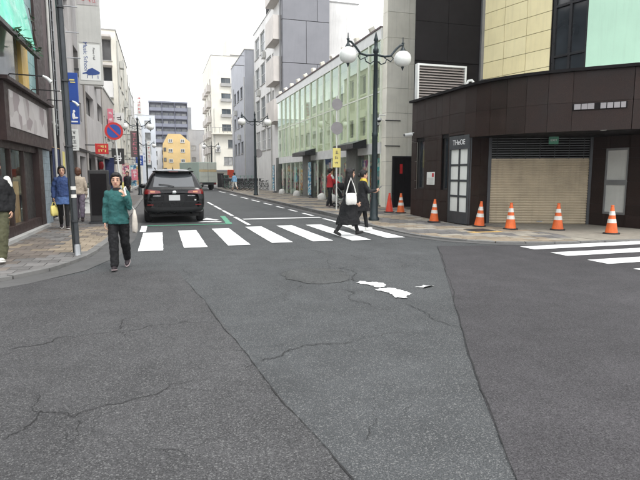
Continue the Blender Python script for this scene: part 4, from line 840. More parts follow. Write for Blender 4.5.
for y0, y1, mt in ((20.8, 23.4, 'frame_dark'), (26.9, 29.7, 'mauve_wall'), (30.5, 33.7, 'frame_dark')):
    m = MB(); m.add([(FX, y0, 2.62), (FX, y1, 2.62), (FX+.7, y1, 2.38), (FX+.7, y0, 2.38), (FX, y0, 2.50), (FX, y1, 2.50), (FX+.7, y1, 2.30), (FX+.7, y0, 2.30)], [(0,1,2,3), (4,5,6,7), (0,1,5,4), (1,2,6,5), (2,3,7,6), (3,0,4,7)]); m.build('awning', mt, B)
for y, z in ((25.9, 6.1), (30.9, 6.2)): m = MB(); m.box(FX, FX+.36, y, y+.8, z, z+.62); ao = m.build('air_conditioner', 'sign_grey', B, bevel=.02); MB().lathe([(.22, 0), (.22, .02), (.03, .03)], 16).build('fan_grille', 'frame_grey', None, ).parent = ao
for ao in [o for o in B.children if o.name.startswith('air_conditioner')]:
    for f_ in ao.children:
        v = ao.data.vertices; c = sum((Vector(q.co) for q in v), Vector())/len(v); f_.rotation_euler = (0, R(90), 0); f_.location = (c.x+.18, c.y, c.z)
for y in (20.7, 26.2, 34.2): MB().tube((FX+.06, y, .1), (FX+.06, y, 15), .045, seg=8).build('downpipe', 'greige_wall', B)
ps = thing('projecting_sign', 'tall white projecting sign with blue grand piano and vertical lettering', 'sign', (-2.6, 24, 5.2))
MB().box(-3.02, -2.12, 23.86, 24.14, 5.2, 10.6).build('box_frame', 'sign_grey', ps); MB().box(-2.96, -2.18, 23.845, 23.86, 5.36, 6.78).build('piano_panel', 'sign_white', ps); MB().box(-2.96, -2.18, 23.845, 23.86, 6.86, 8.24).build('blank_panel', 'sign_grey', ps); MB().box(-2.96, -2.18, 23.845, 23.86, 8.32, 10.5).build('upper_panel', 'pink_grey_wall', ps)
for z in (5.8, 9.8): MB().bar((-3.2, 24, z), (-3.02, 24, z), .08).build('bracket', 'dark_steel', ps)
VT = FACE_S @ Matrix.Rotation(R(-90), 3, 'Z')
text_obj('lettering', 'Music School', .22, 'ink_blue', (-2.74, 23.842, 6.30), VT, ps, .002); text_obj('lettering', 'Piano Hall', .12, 'ink', (-2.42, 23.842, 6.42), VT, ps, .002)
pn = MB(); pno = [(-2.88, 5.60), (-2.74, 5.62), (-2.66, 5.56), (-2.40, 5.58), (-2.24, 5.62), (-2.22, 5.70), (-2.36, 5.78), (-2.50, 5.86), (-2.66, 5.80), (-2.72, 5.70), (-2.88, 5.64)]
n_ = len(pno); pn.add([(x, 23.838, z) for x, z in pno]+[(x, 23.844, z) for x, z in pno], [tuple(range(n_)), tuple(range(2*n_-1, n_-1, -1))]+[(i, (i+1) % n_, n_+(i+1) % n_, n_+i) for i in range(n_)])
for x in (-2.70, -2.52, -2.3): pn.box(x-.012, x+.012, 23.838, 23.844, 5.44, 5.57)
pn.build('piano_emblem', 'ink_blue', ps)
def strokes(parent, x0, x1, y, z0, z1, n_, mat, face='S', rows=None):
    """illegible small writing: irregular character strokes in a column"""
    cw = x1-x0; ch = (z1-z0)/n_; m = MB()
    for k in range(n_):
        zb = z1-(k+1)*ch+ch*.12; hh = ch*.76
        for _ in range(4):
            if random.random() < .5: q = zb+hh*random.random(); m.box(x0+cw*random.uniform(0, .3), x1-cw*random.uniform(0, .3), y-.004, y-.0005, q, q+hh*.10)
            else: q = x0+cw*random.uniform(.1, .85); m.box(q, q+cw*.10, y-.0045, y-.0008, zb+hh*random.uniform(0, .3), zb+hh*random.uniform(.7, 1))
    return tag(m.build('lettering', mat, parent), kind='stuff')
def proj_sign(name, label, x0, x1, y, z0, z1, mat, inkm, n_=4, wallx=FX, emb=None):
    t = thing(name, label, 'sign', ((x0+x1)/2, y, z0)); MB().box(x0, x1, y-.06, y+.06, z0, z1).build('panel', mat, t, bevel=.01)
    for z in (z0+.15*(z1-z0), z0+.85*(z1-z0)): MB().bar((wallx, y, z), (x0, y, z), .04).build('bracket', 'dark_steel', t)
    if n_: strokes(t, x0+.18*(x1-x0), x1-.18*(x1-x0), y-.061, z0+.06*(z1-z0), z1-.06*(z1-z0), n_, inkm)
    return t
for k in range(3): strokes(ps, -2.8+k*.2, -2.64+k*.2, 23.844, 8.4, 8.62, 1, 'ink_red')
bs = proj_sign('blue_sign', 'tall narrow blue projecting sign with white figure low down', -2.98, -2.66, 20.6, 3.28, 5.05, 'sign_blue', 'sign_yellow', 0)
m = MB(); m.ell((-2.83, 20.536, 3.72), (.04, .006, .05)); m.ell((-2.85, 20.536, 3.56), (.05, .006, .12)); m.ell((-2.79, 20.536, 3.50), (.09, .006, .035)); m.build('white_figure', 'ink_white', bs); m = MB(); m.box(-2.93, -2.76, 20.53, 20.539, 4.78, 4.83).box(-2.90, -2.74, 20.53, 20.539, 4.70, 4.74); m.build('print', 'sign_yellow', bs); m = MB(); m.box(-2.93, -2.72, 20.53, 20.539, 3.34, 3.39); m.build('print', 'ink_white', bs)
proj_sign('white_sign', 'small white projecting sign below the tall blue sign', -3.0, -2.74, 20.6, 2.35, 3.1, 'sign_white', 'ink', 4)
rs = proj_sign('red_sign', 'red projecting shop sign with white lettering on the grey block', -2.78, -2.22, 26.0, 2.45, 2.92, 'sign_red', 'ink_white', 0); strokes(rs, -2.72, -2.28, 25.939, 2.5, 2.88, 2, 'sign_yellow')
# ------------------------------------------------------------------ left: further along
building('tan_building', 'low tan building between grey block and cream balcony block', -12, -3.3, 34.7, 44.8, 7.0, 'greige_wall', [('E', y, y+1.6, 4, 5.3, 2) for y in (35.5, 38.5, 41.5)]+[('E', y, y+2.2, .1, 2.4, 2) for y in (35.4, 38.4, 41.6)], fm='frame_dark', gm='glass_dark')
C = building('balcony_block', 'cream apartment block with white end balcony on the left of the street', -12, -2.95, 45, 60, 12.7, 'cream_wall', [('E', y, y+1.9, z, z+1.3, 2) for y in (46.2, 49.6, 53, 56.4) for z in (3.3, 6.1, 8.8)]+[('S', -3.95, -3.3, 10.4, 12.0, 1), ('S', -3.95, -3.3, 8.3, 9.9, 1), ('S', -3.95, -3.4, 5, 6.4, 1)]+[('E', y, y+2.4, .1, 2.5, 2) for y in (46, 50, 54)], fm='frame_grey', gm='glass_dark')
m = MB(); m.box(-4.6, -3.25, 44.1, 44.99, 7.5, 7.68).box(-4.6, -3.25, 44.1, 44.2, 7.68, 8.7).box(-3.35, -3.25, 44.2, 44.99, 7.68, 8.7); m.build('balcony', 'white_wall', C); m = MB(); m.box(-4.6, -3.25, 44.1, 44.99, 12.0, 12.15); m.build('balcony_roof', 'balcony_wall', C); MB().box(-4.6, -3.25, 44.15, 44.99, 9.9, 10.05).build('balcony_slab', 'balcony_wall', C)
D = building('white_block', 'white stepped block with dark windows beyond the cream balcony block', -12, -3.0, 60.2, 76, 11.2, 'white_wall', [('E', y, y+2.0, z, z+1.4, 2) for y in (61.5, 65, 68.5, 72) for z in (3.4, 6, 8.6)]+[('E', y, y+2.4, .1, 2.5, 2) for y in (61, 65, 69, 73)], fm='frame_grey', gm='glass_dark')
for y in (61.2, 68.2): m = MB(); m.box(-2.97, -2.3, y, y+5.6, 5.6, 5.75).box(-2.4, -2.3, y, y+5.6, 5.75, 6.6); m.build('balcony', 'white_wall', D)
building('brick_block', 'rust toned narrow block past the white stepped block', -12, -3.1, 76.2, 88, 9.2, 'balcony_wall', [('E', y, y+2.0, z, z+1.4, 2) for y in (77, 80.5, 84) for z in (3.4, 6.2)], fm='frame_dark', gm='glass_dark')
building('pale_block', 'pale bluish white block standing out at far left street end', -12, -.55, 104, 116, 12.7, 'white_blue_wall', [('S', -2.4, -1.4, z, z+1.3, 1) for z in (3, 5.6, 8.2, 10.4)]+[('E', y, y+1.8, z, z+1.2, 2) for y in (106, 110) for z in (3, 6, 9)], gm='glass_mid')
building('far_white_block', 'dull white block between rust block and the pale far block', -12, -3.0, 88.2, 103.8, 10.4, 'white_wall', [('E', y, y+2, z, z+1.3, 2) for y in (90, 94, 98) for z in (3.4, 6, 8.4)], gm='glass_dark')
for a in (('vertical_sign', 'tall white and red vertical sign high on the white stepped block', -2.6, -2.0, 74, 9.3, 12.0, 'sign_white', 'ink_red', 5), ('vertical_sign', 'white sign with red characters low over the far pavement', -1.5, -1.05, 72, 2.9, 6.0, 'sign_white', 'ink_red', 5), ('shop_board', 'blue board sign over the far left pavement', -2.6, -1.8, 64, 2.9, 3.8, 'sign_blue', 'ink_white', 2), ('shop_board', 'pink and red vertical sign on the tan building', -3.2, -2.85, 38, 4.0, 5.9, 'sign_pink', 'ink_white', 4), ('shop_board', 'white sign with dark mark on the tan building', -2.8, -2.2, 38.5, 4.9, 5.7, 'sign_white', 'ink', 1), ('shop_board', 'dark square sign with white mark below the white one on tan building', -2.9, -2.15, 36, 2.2, 3.2, 'cabinet', 'ink_white', 1), ('shop_board', 'maroon patterned sign beside the cream balcony block', -2.5, -1.8, 52, 3.2, 5.6, 'mauve_wall', 'sign_pink', 5), ('shop_board', 'blue and white sign near the far lamp post', -1.9, -1.4, 50, 2.4, 3.0, 'sign_blue', 'ink_white', 1), ('shop_board', 'magenta sign low beside the far pavement', -2.3, -1.8, 47, 1.1, 2.0, 'sign_pink', 'ink_white', 1), ('shop_board', 'pale blue sign above the far shops', -2.4, -1.9, 84, 3.2, 5.2, 'white_blue_wall', 'ink_blue', 3)):
    proj_sign(*a)
# ------------------------------------------------------------------ street furniture
def lamp_post(label, loc):
    t = thing('street_lamp', label, 'street lamp', (0, 0, 0), 'twin globe street lamps')
    MB().lathe([(.17, 0), (.17, .08), (.13, .12), (.125, .55), (.105, .62), (.095, .70), (.085, 2.6), (.095, 2.62), (.095, 2.70), (.078, 2.74), (.060, 5.1), (.085, 5.12), (.085, 5.22), (.055, 5.26), (.05, 5.45), (.075, 5.48), (.05, 5.56), (.012, 5.72)], 16).build('post', 'lamp_iron', t)
    MB().lathe([(.087, 1.55), (.088, 1.56), (.088, 1.94), (.087, 1.95)], 16).build('yellow_band', 'sign_yellow', t)
    for s_ in (-1, 1):
        a = MB(); a.path([(s_*.05, 0, 5.05), (s_*.3, 0, 5.02), (s_*.5, 0, 5.06), (s_*.66, 0, 5.25), (s_*.80, 0, 5.38), (s_*.90, 0, 5.40)], .034, 8); a.path([(s_*.07, 0, 4.86), (s_*.18, 0, 4.78), (s_*.32, 0, 4.84), (s_*.36, 0, 4.95), (s_*.28, 0, 4.99)], .018, 6); a.path([(s_*.36, 0, 4.95), (s_*.5, 0, 4.88), (s_*.58, 0, 4.98), (s_*.52, 0, 5.05)], .016, 6)
        ao = a.build('arm', 'lamp_iron', t)
        MB().lathe([(.012, .27), (.02, .12), (.05, .10), (.03, .06), (.03, .0), (.05, -.05), (.10, -.13), (.12, -.16)], 14, (s_*.90, 0, 5.36)).build('cap', 'lamp_iron', ao)
        MB().lathe([(.10, .235), (.16, .21), (.23, .14), (.265, .04), (.26, -.05), (.22, -.14), (.14, -.20), (.05, -.225)], 22, (s_*.90, 0, 4.98)).build('globe', 'globe', ao)
        MB().lathe([(.05, 0), (.035, -.04), (.015, -.10), (.004, -.12)], 10, (s_*.90, 0, 4.755)).build('finial', 'lamp_iron', ao)
    t.location = loc; return t
lp = lamp_post('dark twin globe street lamp with yellow band beside the crosswalk', (6.42, 15.2, .06))
copy_tree(lp, (6.35, 36.1, .12), 0, 'dark twin globe street lamp further up beside the bicycle park'); copy_tree(lp, (-1.45, 41, .05), 0, 'dark twin globe street lamp on the left pavement among shop signs')
copy_tree(lp, (6.35, 68, .12), 0, 'far twin globe street lamp in front of the cream tower'); copy_tree(lp, (-1.45, 66, .05), 0, 'far twin globe street lamp beside the white stepped block')

def cone(label, loc, band=True, tilt=0, rz=0):
    t = thing('traffic_cone', label, 'traffic cone', (0, 0, 0), 'traffic cones along the granite building')
    mt = 'cone_orange' if band else 'cone_red'; r = lambda z: .145-.112*(z-.03)/.65
    MB().lathe([(.20, 0), (.20, .025), (.165, .03)], 8).build('base', 'rubber', t)
    cuts = [(.03, .27, mt), (.27, .37, 'reflective'), (.37, .46, mt), (.46, .56, 'reflective'), (.56, .68, mt)] if band else [(.03, .68, mt)]
    for i, (z0, z1, c) in enumerate(cuts):
        e = .0022 if c == 'reflective' else 0
        MB().lathe([(r(z0)+e, z0), (r(z1)+e, z1)], 20).build('reflective_band' if c == 'reflective' else 'body', c, t)
    MB().lathe([(.033, .68), (.040, .685), (.040, .70), (.025, .705)], 14).build('top_rim', mt, t)
    t.location = loc; t.rotation_euler = (0, tilt, rz); return t
for x, y, b_, tl, lb in ((8.05, 17.6, False, 0, 'plain red traffic cone without bands next to the black gate'), (8.32, 17.2, True, 0, 'banded orange traffic cone beside the plain red cone'), (8.02, 14.25, True, R(2), 'banded orange traffic cone before the slot window and glazed door'), (8.62, 12.75, True, R(-4), 'leaning banded orange traffic cone at the pier left of the shutter'), (8.95, 11.8, True, 0, 'banded orange traffic cone in front of left half of the shutter'), (10.0, 11.25, True, 0, 'banded orange traffic cone in front of right half of the shutter'), (10.6, 10.1, True, R(1), 'banded orange traffic cone before the pale blind window')):
    cone(lb, (x, y, zr(x, y)+.005), b_, tl, random.uniform(0, 3))

lpole = thing('utility_pole', 'leaning grey steel pole with white bands standing on the left corner pavement', 'pole', (-1.45, 10.02, .05))
tl = lambda z: (-1.45-.012*z, 10.02, z+.05)
MB().path([tl(0), tl(.3), tl(4), tl(9)], [.046, .044, .040, .037], 16).build('shaft', 'pole_grey', lpole); MB().path([tl(0), tl(.02), tl(.17), tl(.2)], [.072, .062, .060, .048], 16).build('base_collar', 'steel', lpole)
o_ = lambda z: (tl(z)[0]-.052, tl(z)[1]-.015, tl(z)[2]); MB().path([o_(.05), o_(4), o_(9)], .022, 10).build('conduit', 'pole_dark', lpole)
for z in (1.02, 1.16): MB().path([tl(z), tl(z+.06)], .048, 16).build('white_band', 'reflective', lpole)
for z in (.6, 1.9, 3.0, 4.2): MB().path([(tl(z)[0]-.01, tl(z)[1]-.01, tl(z)[2]), (tl(z)[0]-.011, tl(z)[1]-.01, tl(z)[2]+.03)], .064, 14).build('clamp', 'dark_steel', lpole)
for i in range(7): z = 3.4+i*.42; MB().tube((tl(z)[0]+.05, tl(z)[1], tl(z)[2]), (tl(z)[0]+.26, tl(z)[1], tl(z)[2]), .01, seg=6).build('step_bolt', 'steel', lpole)

ns_ = thing('no_parking_sign', 'round blue no parking sign with red ring on slanted white pole', 'road sign', (-1.35, 19.5, .05))
MB().path([(-1.25, 19.5, .05), (-1.36, 19.5, 1.6), (-1.46, 19.5, 3.25)], .032, 10).build('pole', 'pole_white', ns_)
dsc = lambda r, y0, y1, n_=32: ([(-1.46+r*math.cos(2*math.pi*k/n_), y0, 2.98+r*math.sin(2*math.pi*k/n_)) for k in range(n_)]+[(-1.46+r*math.cos(2*math.pi*k/n_), y1, 2.98+r*math.sin(2*math.pi*k/n_)) for k in range(n_)], [tuple(range(n_)), tuple(range(2*n_-1, n_-1, -1))]+[(i, (i+1) % n_, n_+(i+1) % n_, n_+i) for i in range(n_)])
m = MB(); m.add(*dsc(.30, 19.455, 19.462)); m.build('red_ring', 'sign_red', ns_); m = MB(); m.add(*dsc(.225, 19.449, 19.4545)); m.build('blue_disc', 'sign_blue', ns_); m = MB(); m.obox((-1.46, 19.446, 2.98), (.44, .004, .055), Matrix.Rotation(R(45), 3, 'Y')); m.build('red_bar', 'sign_red', ns_)

cb = thing('signboard', 'black upright signboard cabinet on the left pavement behind teal woman', 'signboard', (-1.73, 16.7, .05)); MB().box(-2.0, -1.46, 16.55, 16.85, .12, 1.62).build('body', 'cabinet', cb, bevel=.015); MB().box(-2.03, -1.43, 16.52, 16.88, .052, .12).build('base', 'dark_steel', cb); MB().box(-1.95, -1.51, 16.54, 16.5495, .3, 1.52).build('face', 'black_wall', cb)
def round_sign(label, x, y, zb, zt, discs, poles='pole_white', yel=False):
    t = thing('road_sign', label, 'road sign', (x, y, zb)); MB().tube((x, y, zb), (x, y, zt), .03, seg=10).build('pole', poles, t)
    for z, r in discs: m = MB(); n_ = 24; q = [(x+r*math.cos(2*math.pi*k/n_), y-.045, z+r*math.sin(2*math.pi*k/n_)) for k in range(n_)]; m.add(q+[(a, y-.037, c) for a, b, c in q], [tuple(range(n_)), tuple(range(2*n_-1, n_-1, -1))]+[(i, (i+1) % n_, n_+(i+1) % n_, n_+i) for i in range(n_)]); m.build('disc_back', 'sign_back', t); MB().box(x-.1, x+.1, y-.036, y-.03, z-.03, z+.03).build('clamp', 'steel', t)
    if yel:
        po = MB().box(x-.17, x+.15, y-.05, y-.035, 1.78, 2.52).build('yellow_plate', 'sign_yellow', t, bevel=.03); m = MB()
        strokes(po, x-.10, x+.08, y-.0505, 1.85, 2.46, 3, 'mauve_wall')
    return t
round_sign('white pole carrying two grey sign backs and a yellow plate by the crosswalk', 6.6, 19.4, .1, 4.5, ((4.18, .22), (3.28, .24)), yel=True)
round_sign('white pole with one grey round sign back near the bicycle park', 6.75, 37.2, .1, 3.3, ((3.05, .30),))

# ------------------------------------------------------------------ car
def raypanel(bvh, corners, direction, off, nu=10, nv=8, curve=None):
    """grid patch laid on the body; corners are (a, b) pairs seen along the direction"""
    m = MB(); vs_ = []; D = Vector(direction)
    for j in range(nv+1):
        for i in range(nu+1):
            u, v = i/nu, j/nv; a = Vector(corners[0]).lerp(Vector(corners[1]), u); b = Vector(corners[3]).lerp(Vector(corners[2]), u); p = a.lerp(b, v)
            o = Vector((p.x, -3, p.y)) if abs(D.y) > .5 else Vector((-D.x*4, p.x, p.y))
            h = bvh.ray_cast(o, D)
            vs_.append((h[0] if h[0] else o+D*3.1)-D*off)
    m.add(vs_, [(j*(nu+1)+i, j*(nu+1)+i+1, (j+1)*(nu+1)+i+1, (j+1)*(nu+1)+i) for j in range(nv) for i in range(nu)], True); return m
def car(loc, label):
    t = thing('parked_car', label, 'car', (0, 0, 0)); b = MB()
    #      y     w    zb   zm   zs   wb   belt  wr   zr    zt
    ST = [(.00, .74, .40, .62, .78, .70, .88, .62, .92, .93), (.02, .86, .34, .66, .86, .80, .98, .72, 1.03, 1.04), (.08, .905, .30, .68, .92, .855, 1.05, .76, 1.11, 1.13), (.24, .925, .27, .70, .95, .88, 1.09, .72, 1.30, 1.34), (.46, .93, .26, .72, .96, .885, 1.10, .665, 1.53, 1.60), (.62, .93, .26, .72, .96, .885, 1.10, .645, 1.585, 1.655), (1.3, .93, .25, .72, .95, .885, 1.08, .63, 1.62, 1.69), (2.2, .925, .25, .71, .94, .88, 1.05, .62, 1.61, 1.68), (2.75, .92, .25, .70, .92, .875, 1.03, .62, 1.52, 1.60), (3.35, .92, .26, .68, .90, .86, 1.0, .66, 1.10, 1.16), (4.0, .91, .27, .66, .84, .82, .93, .66, .98, 1.0), (4.4, .84, .30, .58, .74, .70, .82, .55, .86, .87), (4.52, .70, .36, .52, .64, .55, .70, .40, .72, .73)]
    n_ = 9; vs_, fs_ = [], []
    for y, w_, zb, zm, zs, wb, zbelt, wr, zr_, zt in ST:
        half = [(0, zb), (.82*w_, zb), (.98*w_, zb+.10), (w_, zm), (.985*w_, zs), (wb, zbelt), (wr, zr_), (wr*.72, zt-.012), (0, zt)]
        vs_ += [(x, y, z) for x, z in half]+[(-x, y, z) for x, z in half[-2:0:-1]]
    k = 2*n_-2
    for i in range(len(ST)-1):
        for j in range(k): j2 = (j+1) % k; fs_.append((i*k+j, i*k+j2, (i+1)*k+j2, (i+1)*k+j))
    fs_.append(tuple(range(k))); fs_.append(tuple(reversed(range((len(ST)-1)*k, len(ST)*k)))); b.add(vs_, fs_, True)
    me = baked(b, [('SUBSURF', {'levels': 3, 'render_levels': 3})]); bvh = BVHTree.FromPolygons([v.co for v in me.vertices], [tuple(p.vertices) for p in me.polygons]); bo = link_mesh('body', me, 'car_paint', t)
    P = lambda name, c, mt, off=.004, par=t, nu=12, nv=8: raypanel(bvh, c, (0, 1, 0), off, nu, nv).build(name, mt, par)
    P('rear_window', [(-.62, 1.12), (.62, 1.12), (.54, 1.54), (-.54, 1.54)], 'car_glass')
    P('tailgate_trim', [(-.42, 1.015), (.42, 1.015), (.42, 1.045), (-.42, 1.045)], 'chrome' if 0 else 'car_plastic', .01)
    for s_ in (-1, 1):
        tl_ = P('tail_light', [(s_*.40, .93), (s_*.87, .90), (s_*.88, 1.06), (s_*.42, 1.0)], 'tail_red', .012); P('lens', [(s_*.56, .95), (s_*.70, .945), (s_*.70, 1.0), (s_*.56, .99)], 'tail_clear', .018, tl_, 4, 3)
        P('reflector', [(s_*.62, .56), (s_*.80, .56), (s_*.80, .59), (s_*.62, .59)], 'tail_red', .012, t, 5, 3)
        P('badge', [(s_*.40, .835), (s_*.62, .835), (s_*.62, .862), (s_*.40, .862)], 'chrome', .008, t, 5, 2)
        ex_ = MB(); ex_.path([(s_*.48, -.01, .33), (s_*.48, .15, .33)], .045, 14, cap=False); ex_.build('exhaust_pipe', 'chrome', t)
        mm = MB(); mm.ell((s_*1.0, 2.95, 1.10), (.12, .07, .085)); mm.build('side_mirror', 'car_paint', t)
        raypanel(bvh, [(.75, 1.15), (2.75, 1.12), (2.35, 1.52), (.95, 1.54)], (-s_, 0, 0), .004, 14, 6).build('side_window', 'car_glass', t)
    P('bumper_trim', [(-.80, .36), (.80, .36), (.84, .50), (-.84, .50)], 'car_plastic', .012); P('bumper_step', [(-.78, .655), (.78, .655), (.78, .685), (-.78, .685)], 'car_plastic', .02)
    pt_ = P('plate_recess', [(-.30, .68), (.30, .68), (.30, .90), (-.30, .90)], 'car_plastic', .006); MB().box(-.165, .165, -.035, -.02, .705, .87).build('licence_plate', 'plate', pt_)
    MB().ell((0, -.012, .955), (.075, .02, .05)).build('emblem', 'chrome', t); P('sticker', [(.60, .70), (.65, .70), (.65, .74), (.60, .74)], 'sign_white', .016, t, 2, 2)
    sp = MB(); sp.loft([(0, .44, 1.565, .60, .14), (0, .41, 1.59, .63, .17), (0, .44, 1.615, .58, .15)], 24); sp.build('spoiler', 'car_paint', t); MB().box(-.14, .14, .245, .26, 1.575, 1.59).build('brake_lamp', 'tail_red', t)
    wp = MB(); wp.path([(0, .05, 1.13), (-.15, .07, 1.17), (-.45, .11, 1.20)], .012, 6); wp.build('wiper', 'rubber', t)
    an = MB(); an.add([(-.02, .85, 1.66), (.02, .85, 1.66), (.02, 1.1, 1.67), (-.02, 1.1, 1.67), (0, .88, 1.76), (0, .95, 1.76)], [(0,1,5,4), (1,2,5), (2,3,5), (3,0,4,5), (0,1,4)]); an.build('antenna', 'car_paint', t)
    for s_ in (-1, 1): MB().path([(s_*.56, .75, 1.69), (s_*.56, 1.0, 1.715), (s_*.55, 2.2, 1.70), (s_*.55, 2.5, 1.67)], .014, 6).build('roof_rail', 'dark_steel', t)
    for y in (.86, 3.55):
        for s_ in (-1, 1):
            w0 = MB(); pr_ = [(.22, -.11), (.30, -.115), (.335, -.09), (.345, 0), (.335, .09), (.30, .115), (.22, .11)]; vs_ = []; sg_ = 28
            for rr, xx in pr_:
                for q in range(sg_): a = 2*math.pi*q/sg_; vs_.append((s_*.80+xx, y+rr*math.cos(a), .345+rr*math.sin(a)))
            w0.add(vs_, [(i*sg_+q, i*sg_+(q+1) % sg_, (i+1)*sg_+(q+1) % sg_, (i+1)*sg_+q) for i in range(len(pr_)-1) for q in range(sg_)], True); wo = w0.build('wheel', 'rubber', t)
            rm = MB(); rm.path([(s_*.80-.09, y, .345), (s_*.80+.09, y, .345)], .225, 24)
            for q in range(5): a = 2*math.pi*q/5; rm.bar((s_*.90, y, .345), (s_*.895, y+.21*math.cos(a), .345+.21*math.sin(a)), .05, .03)
            rm.build('rim', 'steel', wo)
    MB().box(-.75, .75, .25, 4.2, .2, .34).build('underbody', 'rubber', t)
    t.location = loc; return t
car((.40, 16.62, .0), 'black estate car seen from behind, stopped at the crosswalk'); bpy.data.objects['parked_car']['label'] = 'black tall estate car with red tail lights stopped by the crosswalk'

# ------------------------------------------------------------------ box truck
tr = thing('box_truck', 'pale grey green box truck turning in the street ahead of the black car', 'truck', (0, 0, 0))
MB().box(-1.0, 1.0, .03, 4.6, .78, 2.85).build('cargo_box', 'truck_side', tr, bevel=.02)
for i, (z0, z1, mt) in enumerate(((.82, 1.35, 'truck_box'), (1.37, 1.85, 'truck_box'), (1.87, 2.1, 'truck_tan'), (2.12, 2.8, 'truck_box'))): MB().box(-.96, .96, .0, .026, z0, z1).build('rear_panel', mt, tr)
MB().box(-.02, .02, -.012, -.002, .85, 2.78).build('door_bar', 'steel', tr); MB().box(-.95, .95, .1, 6.2, .55, .77).build('chassis', 'dark_steel', tr); MB().box(-.98, .98, 4.75, 6.3, .55, 2.2).build('cab', 'frame_white', tr, bevel=.12); MB().box(-.85, .85, 6.29, 6.32, 1.35, 2.05).build('windscreen', 'glass_dark', tr)
for s_ in (-1, 1):
    MB().box(s_*.8-.12, s_*.8+.12, -.02, .02, .6, .74).build('tail_light', 'tail_red', tr)
    for y in (1.1, 5.4):
        wh_ = MB(); wh_.path([(s_*.72, y, .4), (s_*.98, y, .4)], .40, 24); wo = wh_.build('wheel', 'rubber', tr); r_ = MB(); r_.path([(s_*.981-.005, y, .4), (s_*.99, y, .4)], .2, 18); r_.build('rim', 'steel', wo)
tr.location = (4.7, 54.5, 0); tr.rotation_euler = (0, 0, R(22))

# ------------------------------------------------------------------ bicycles
def bicycle():
    t = thing('bicycle', 'dark city bicycle', 'bicycle', (0, 0, 0), 'bicycles parked before the green fence')
    for y in (0, 1.08):
        w0 = MB(); n_ = 26; ring = [(0, y+.32*math.cos(2*math.pi*k/n_), .335+.32*math.sin(2*math.pi*k/n_)) for k in range(n_+1)]; w0.path(ring, .018, 6, cap=False); wo = w0.build('wheel', 'rubber', t)
        s_ = MB()
        for k in range(8): a = math.pi*k/8; s_.bar((0, y-.31*math.cos(a), .335-.31*math.sin(a)), (0, y+.31*math.cos(a), .335+.31*math.sin(a)), .005)
        s_.build('spokes', 'steel', wo)
    f = MB(); bbk, hd, st_ = (0, .45, .30), (0, .92, .85), (0, .30, .82)
    for a, b_ in ((bbk, hd), (bbk, st_), ((0, 0, .335), bbk), ((0, 0, .335), st_), (st_, (0, .9, .70)), ((0, .92, .85), (0, 1.08, .335)), ((0, .92, .85), (0, .89, 1.02))): f.tube(a, b_, .018, seg=8)
    f.build('frame', 'cabinet', t); MB().path([(-.27, .72, 1.05), (-.24, .86, 1.06), (0, .89, 1.03), (.24, .86, 1.06), (.27, .72, 1.05)], .012, 6).build('handlebar', 'steel', t); MB().ell((0, .24, .88), (.10, .14, .035)).build('saddle', 'rubber', t)
    k = MB(); k.box(-.17, .17, 1.0, 1.012, .78, 1.02).box(-.17, .17, 1.24, 1.252, .78, 1.02).box(-.17, -.16, 1.012, 1.24, .78, 1.02).box(.16, .17, 1.012, 1.24, .78, 1.02).box(-.16, .16, 1.012, 1.24, .78, .79); k.build('basket', 'dark_steel', t); MB().path([(-.1, .45, .30), (.1, .45, .30)], .012, 6).build('pedal_axle', 'steel', t)
    return t
bk = bicycle(); bspots = [(7.05+.33*(i % 10)+random.uniform(-.05, .05), 53.5-i*.42, R(random.uniform(-14, 14)+60)) for i in range(14)]
for i, (x, y, a) in enumerate(bspots):
    o = bk if i == 0 else copy_tree(bk); o.location = (x, y, .12); o.rotation_euler = (R(4), 0, a); o['label'] = 'dark city bicycle parked in the row before the green fence'
for i, (x, y) in enumerate(((6.75, 62), (7.0, 59.5))):
    t = thing('utility_box', ('dark grey upright utility box on the far right pavement', 'shorter dark utility box behind the first near green fence')[i], 'utility box', (x, y, .12)); MB().box(x-.35, x+.35, y-.25, y+.25, .16, 1.7-.2*i).build('body', 'cabinet', t, bevel=.02); MB().box(x-.4, x+.4, y-.3, y+.3, .12, .16).build('plinth', 'concrete', t); MB().box(x-.38, x+.38, y-.28, y+.28, 1.7-.2*i, 1.76-.2*i).build('lid', 'dark_steel', t)
rt_ = thing('red_stall', 'red cloth covered stand in front of cream tower', 'stand', (7.7, 60, .12)); MB().box(7.35, 8.05, 59.7, 60.3, 1.25, 2.15).build('cover', 'tarp_red', rt_, bevel=.05)
for x in (7.4, 8.0):
    for y in (59.75, 60.25): MB().tube((x, y, .12), (x, y, 1.25), .025, seg=6).build('leg', 'dark_steel', rt_)
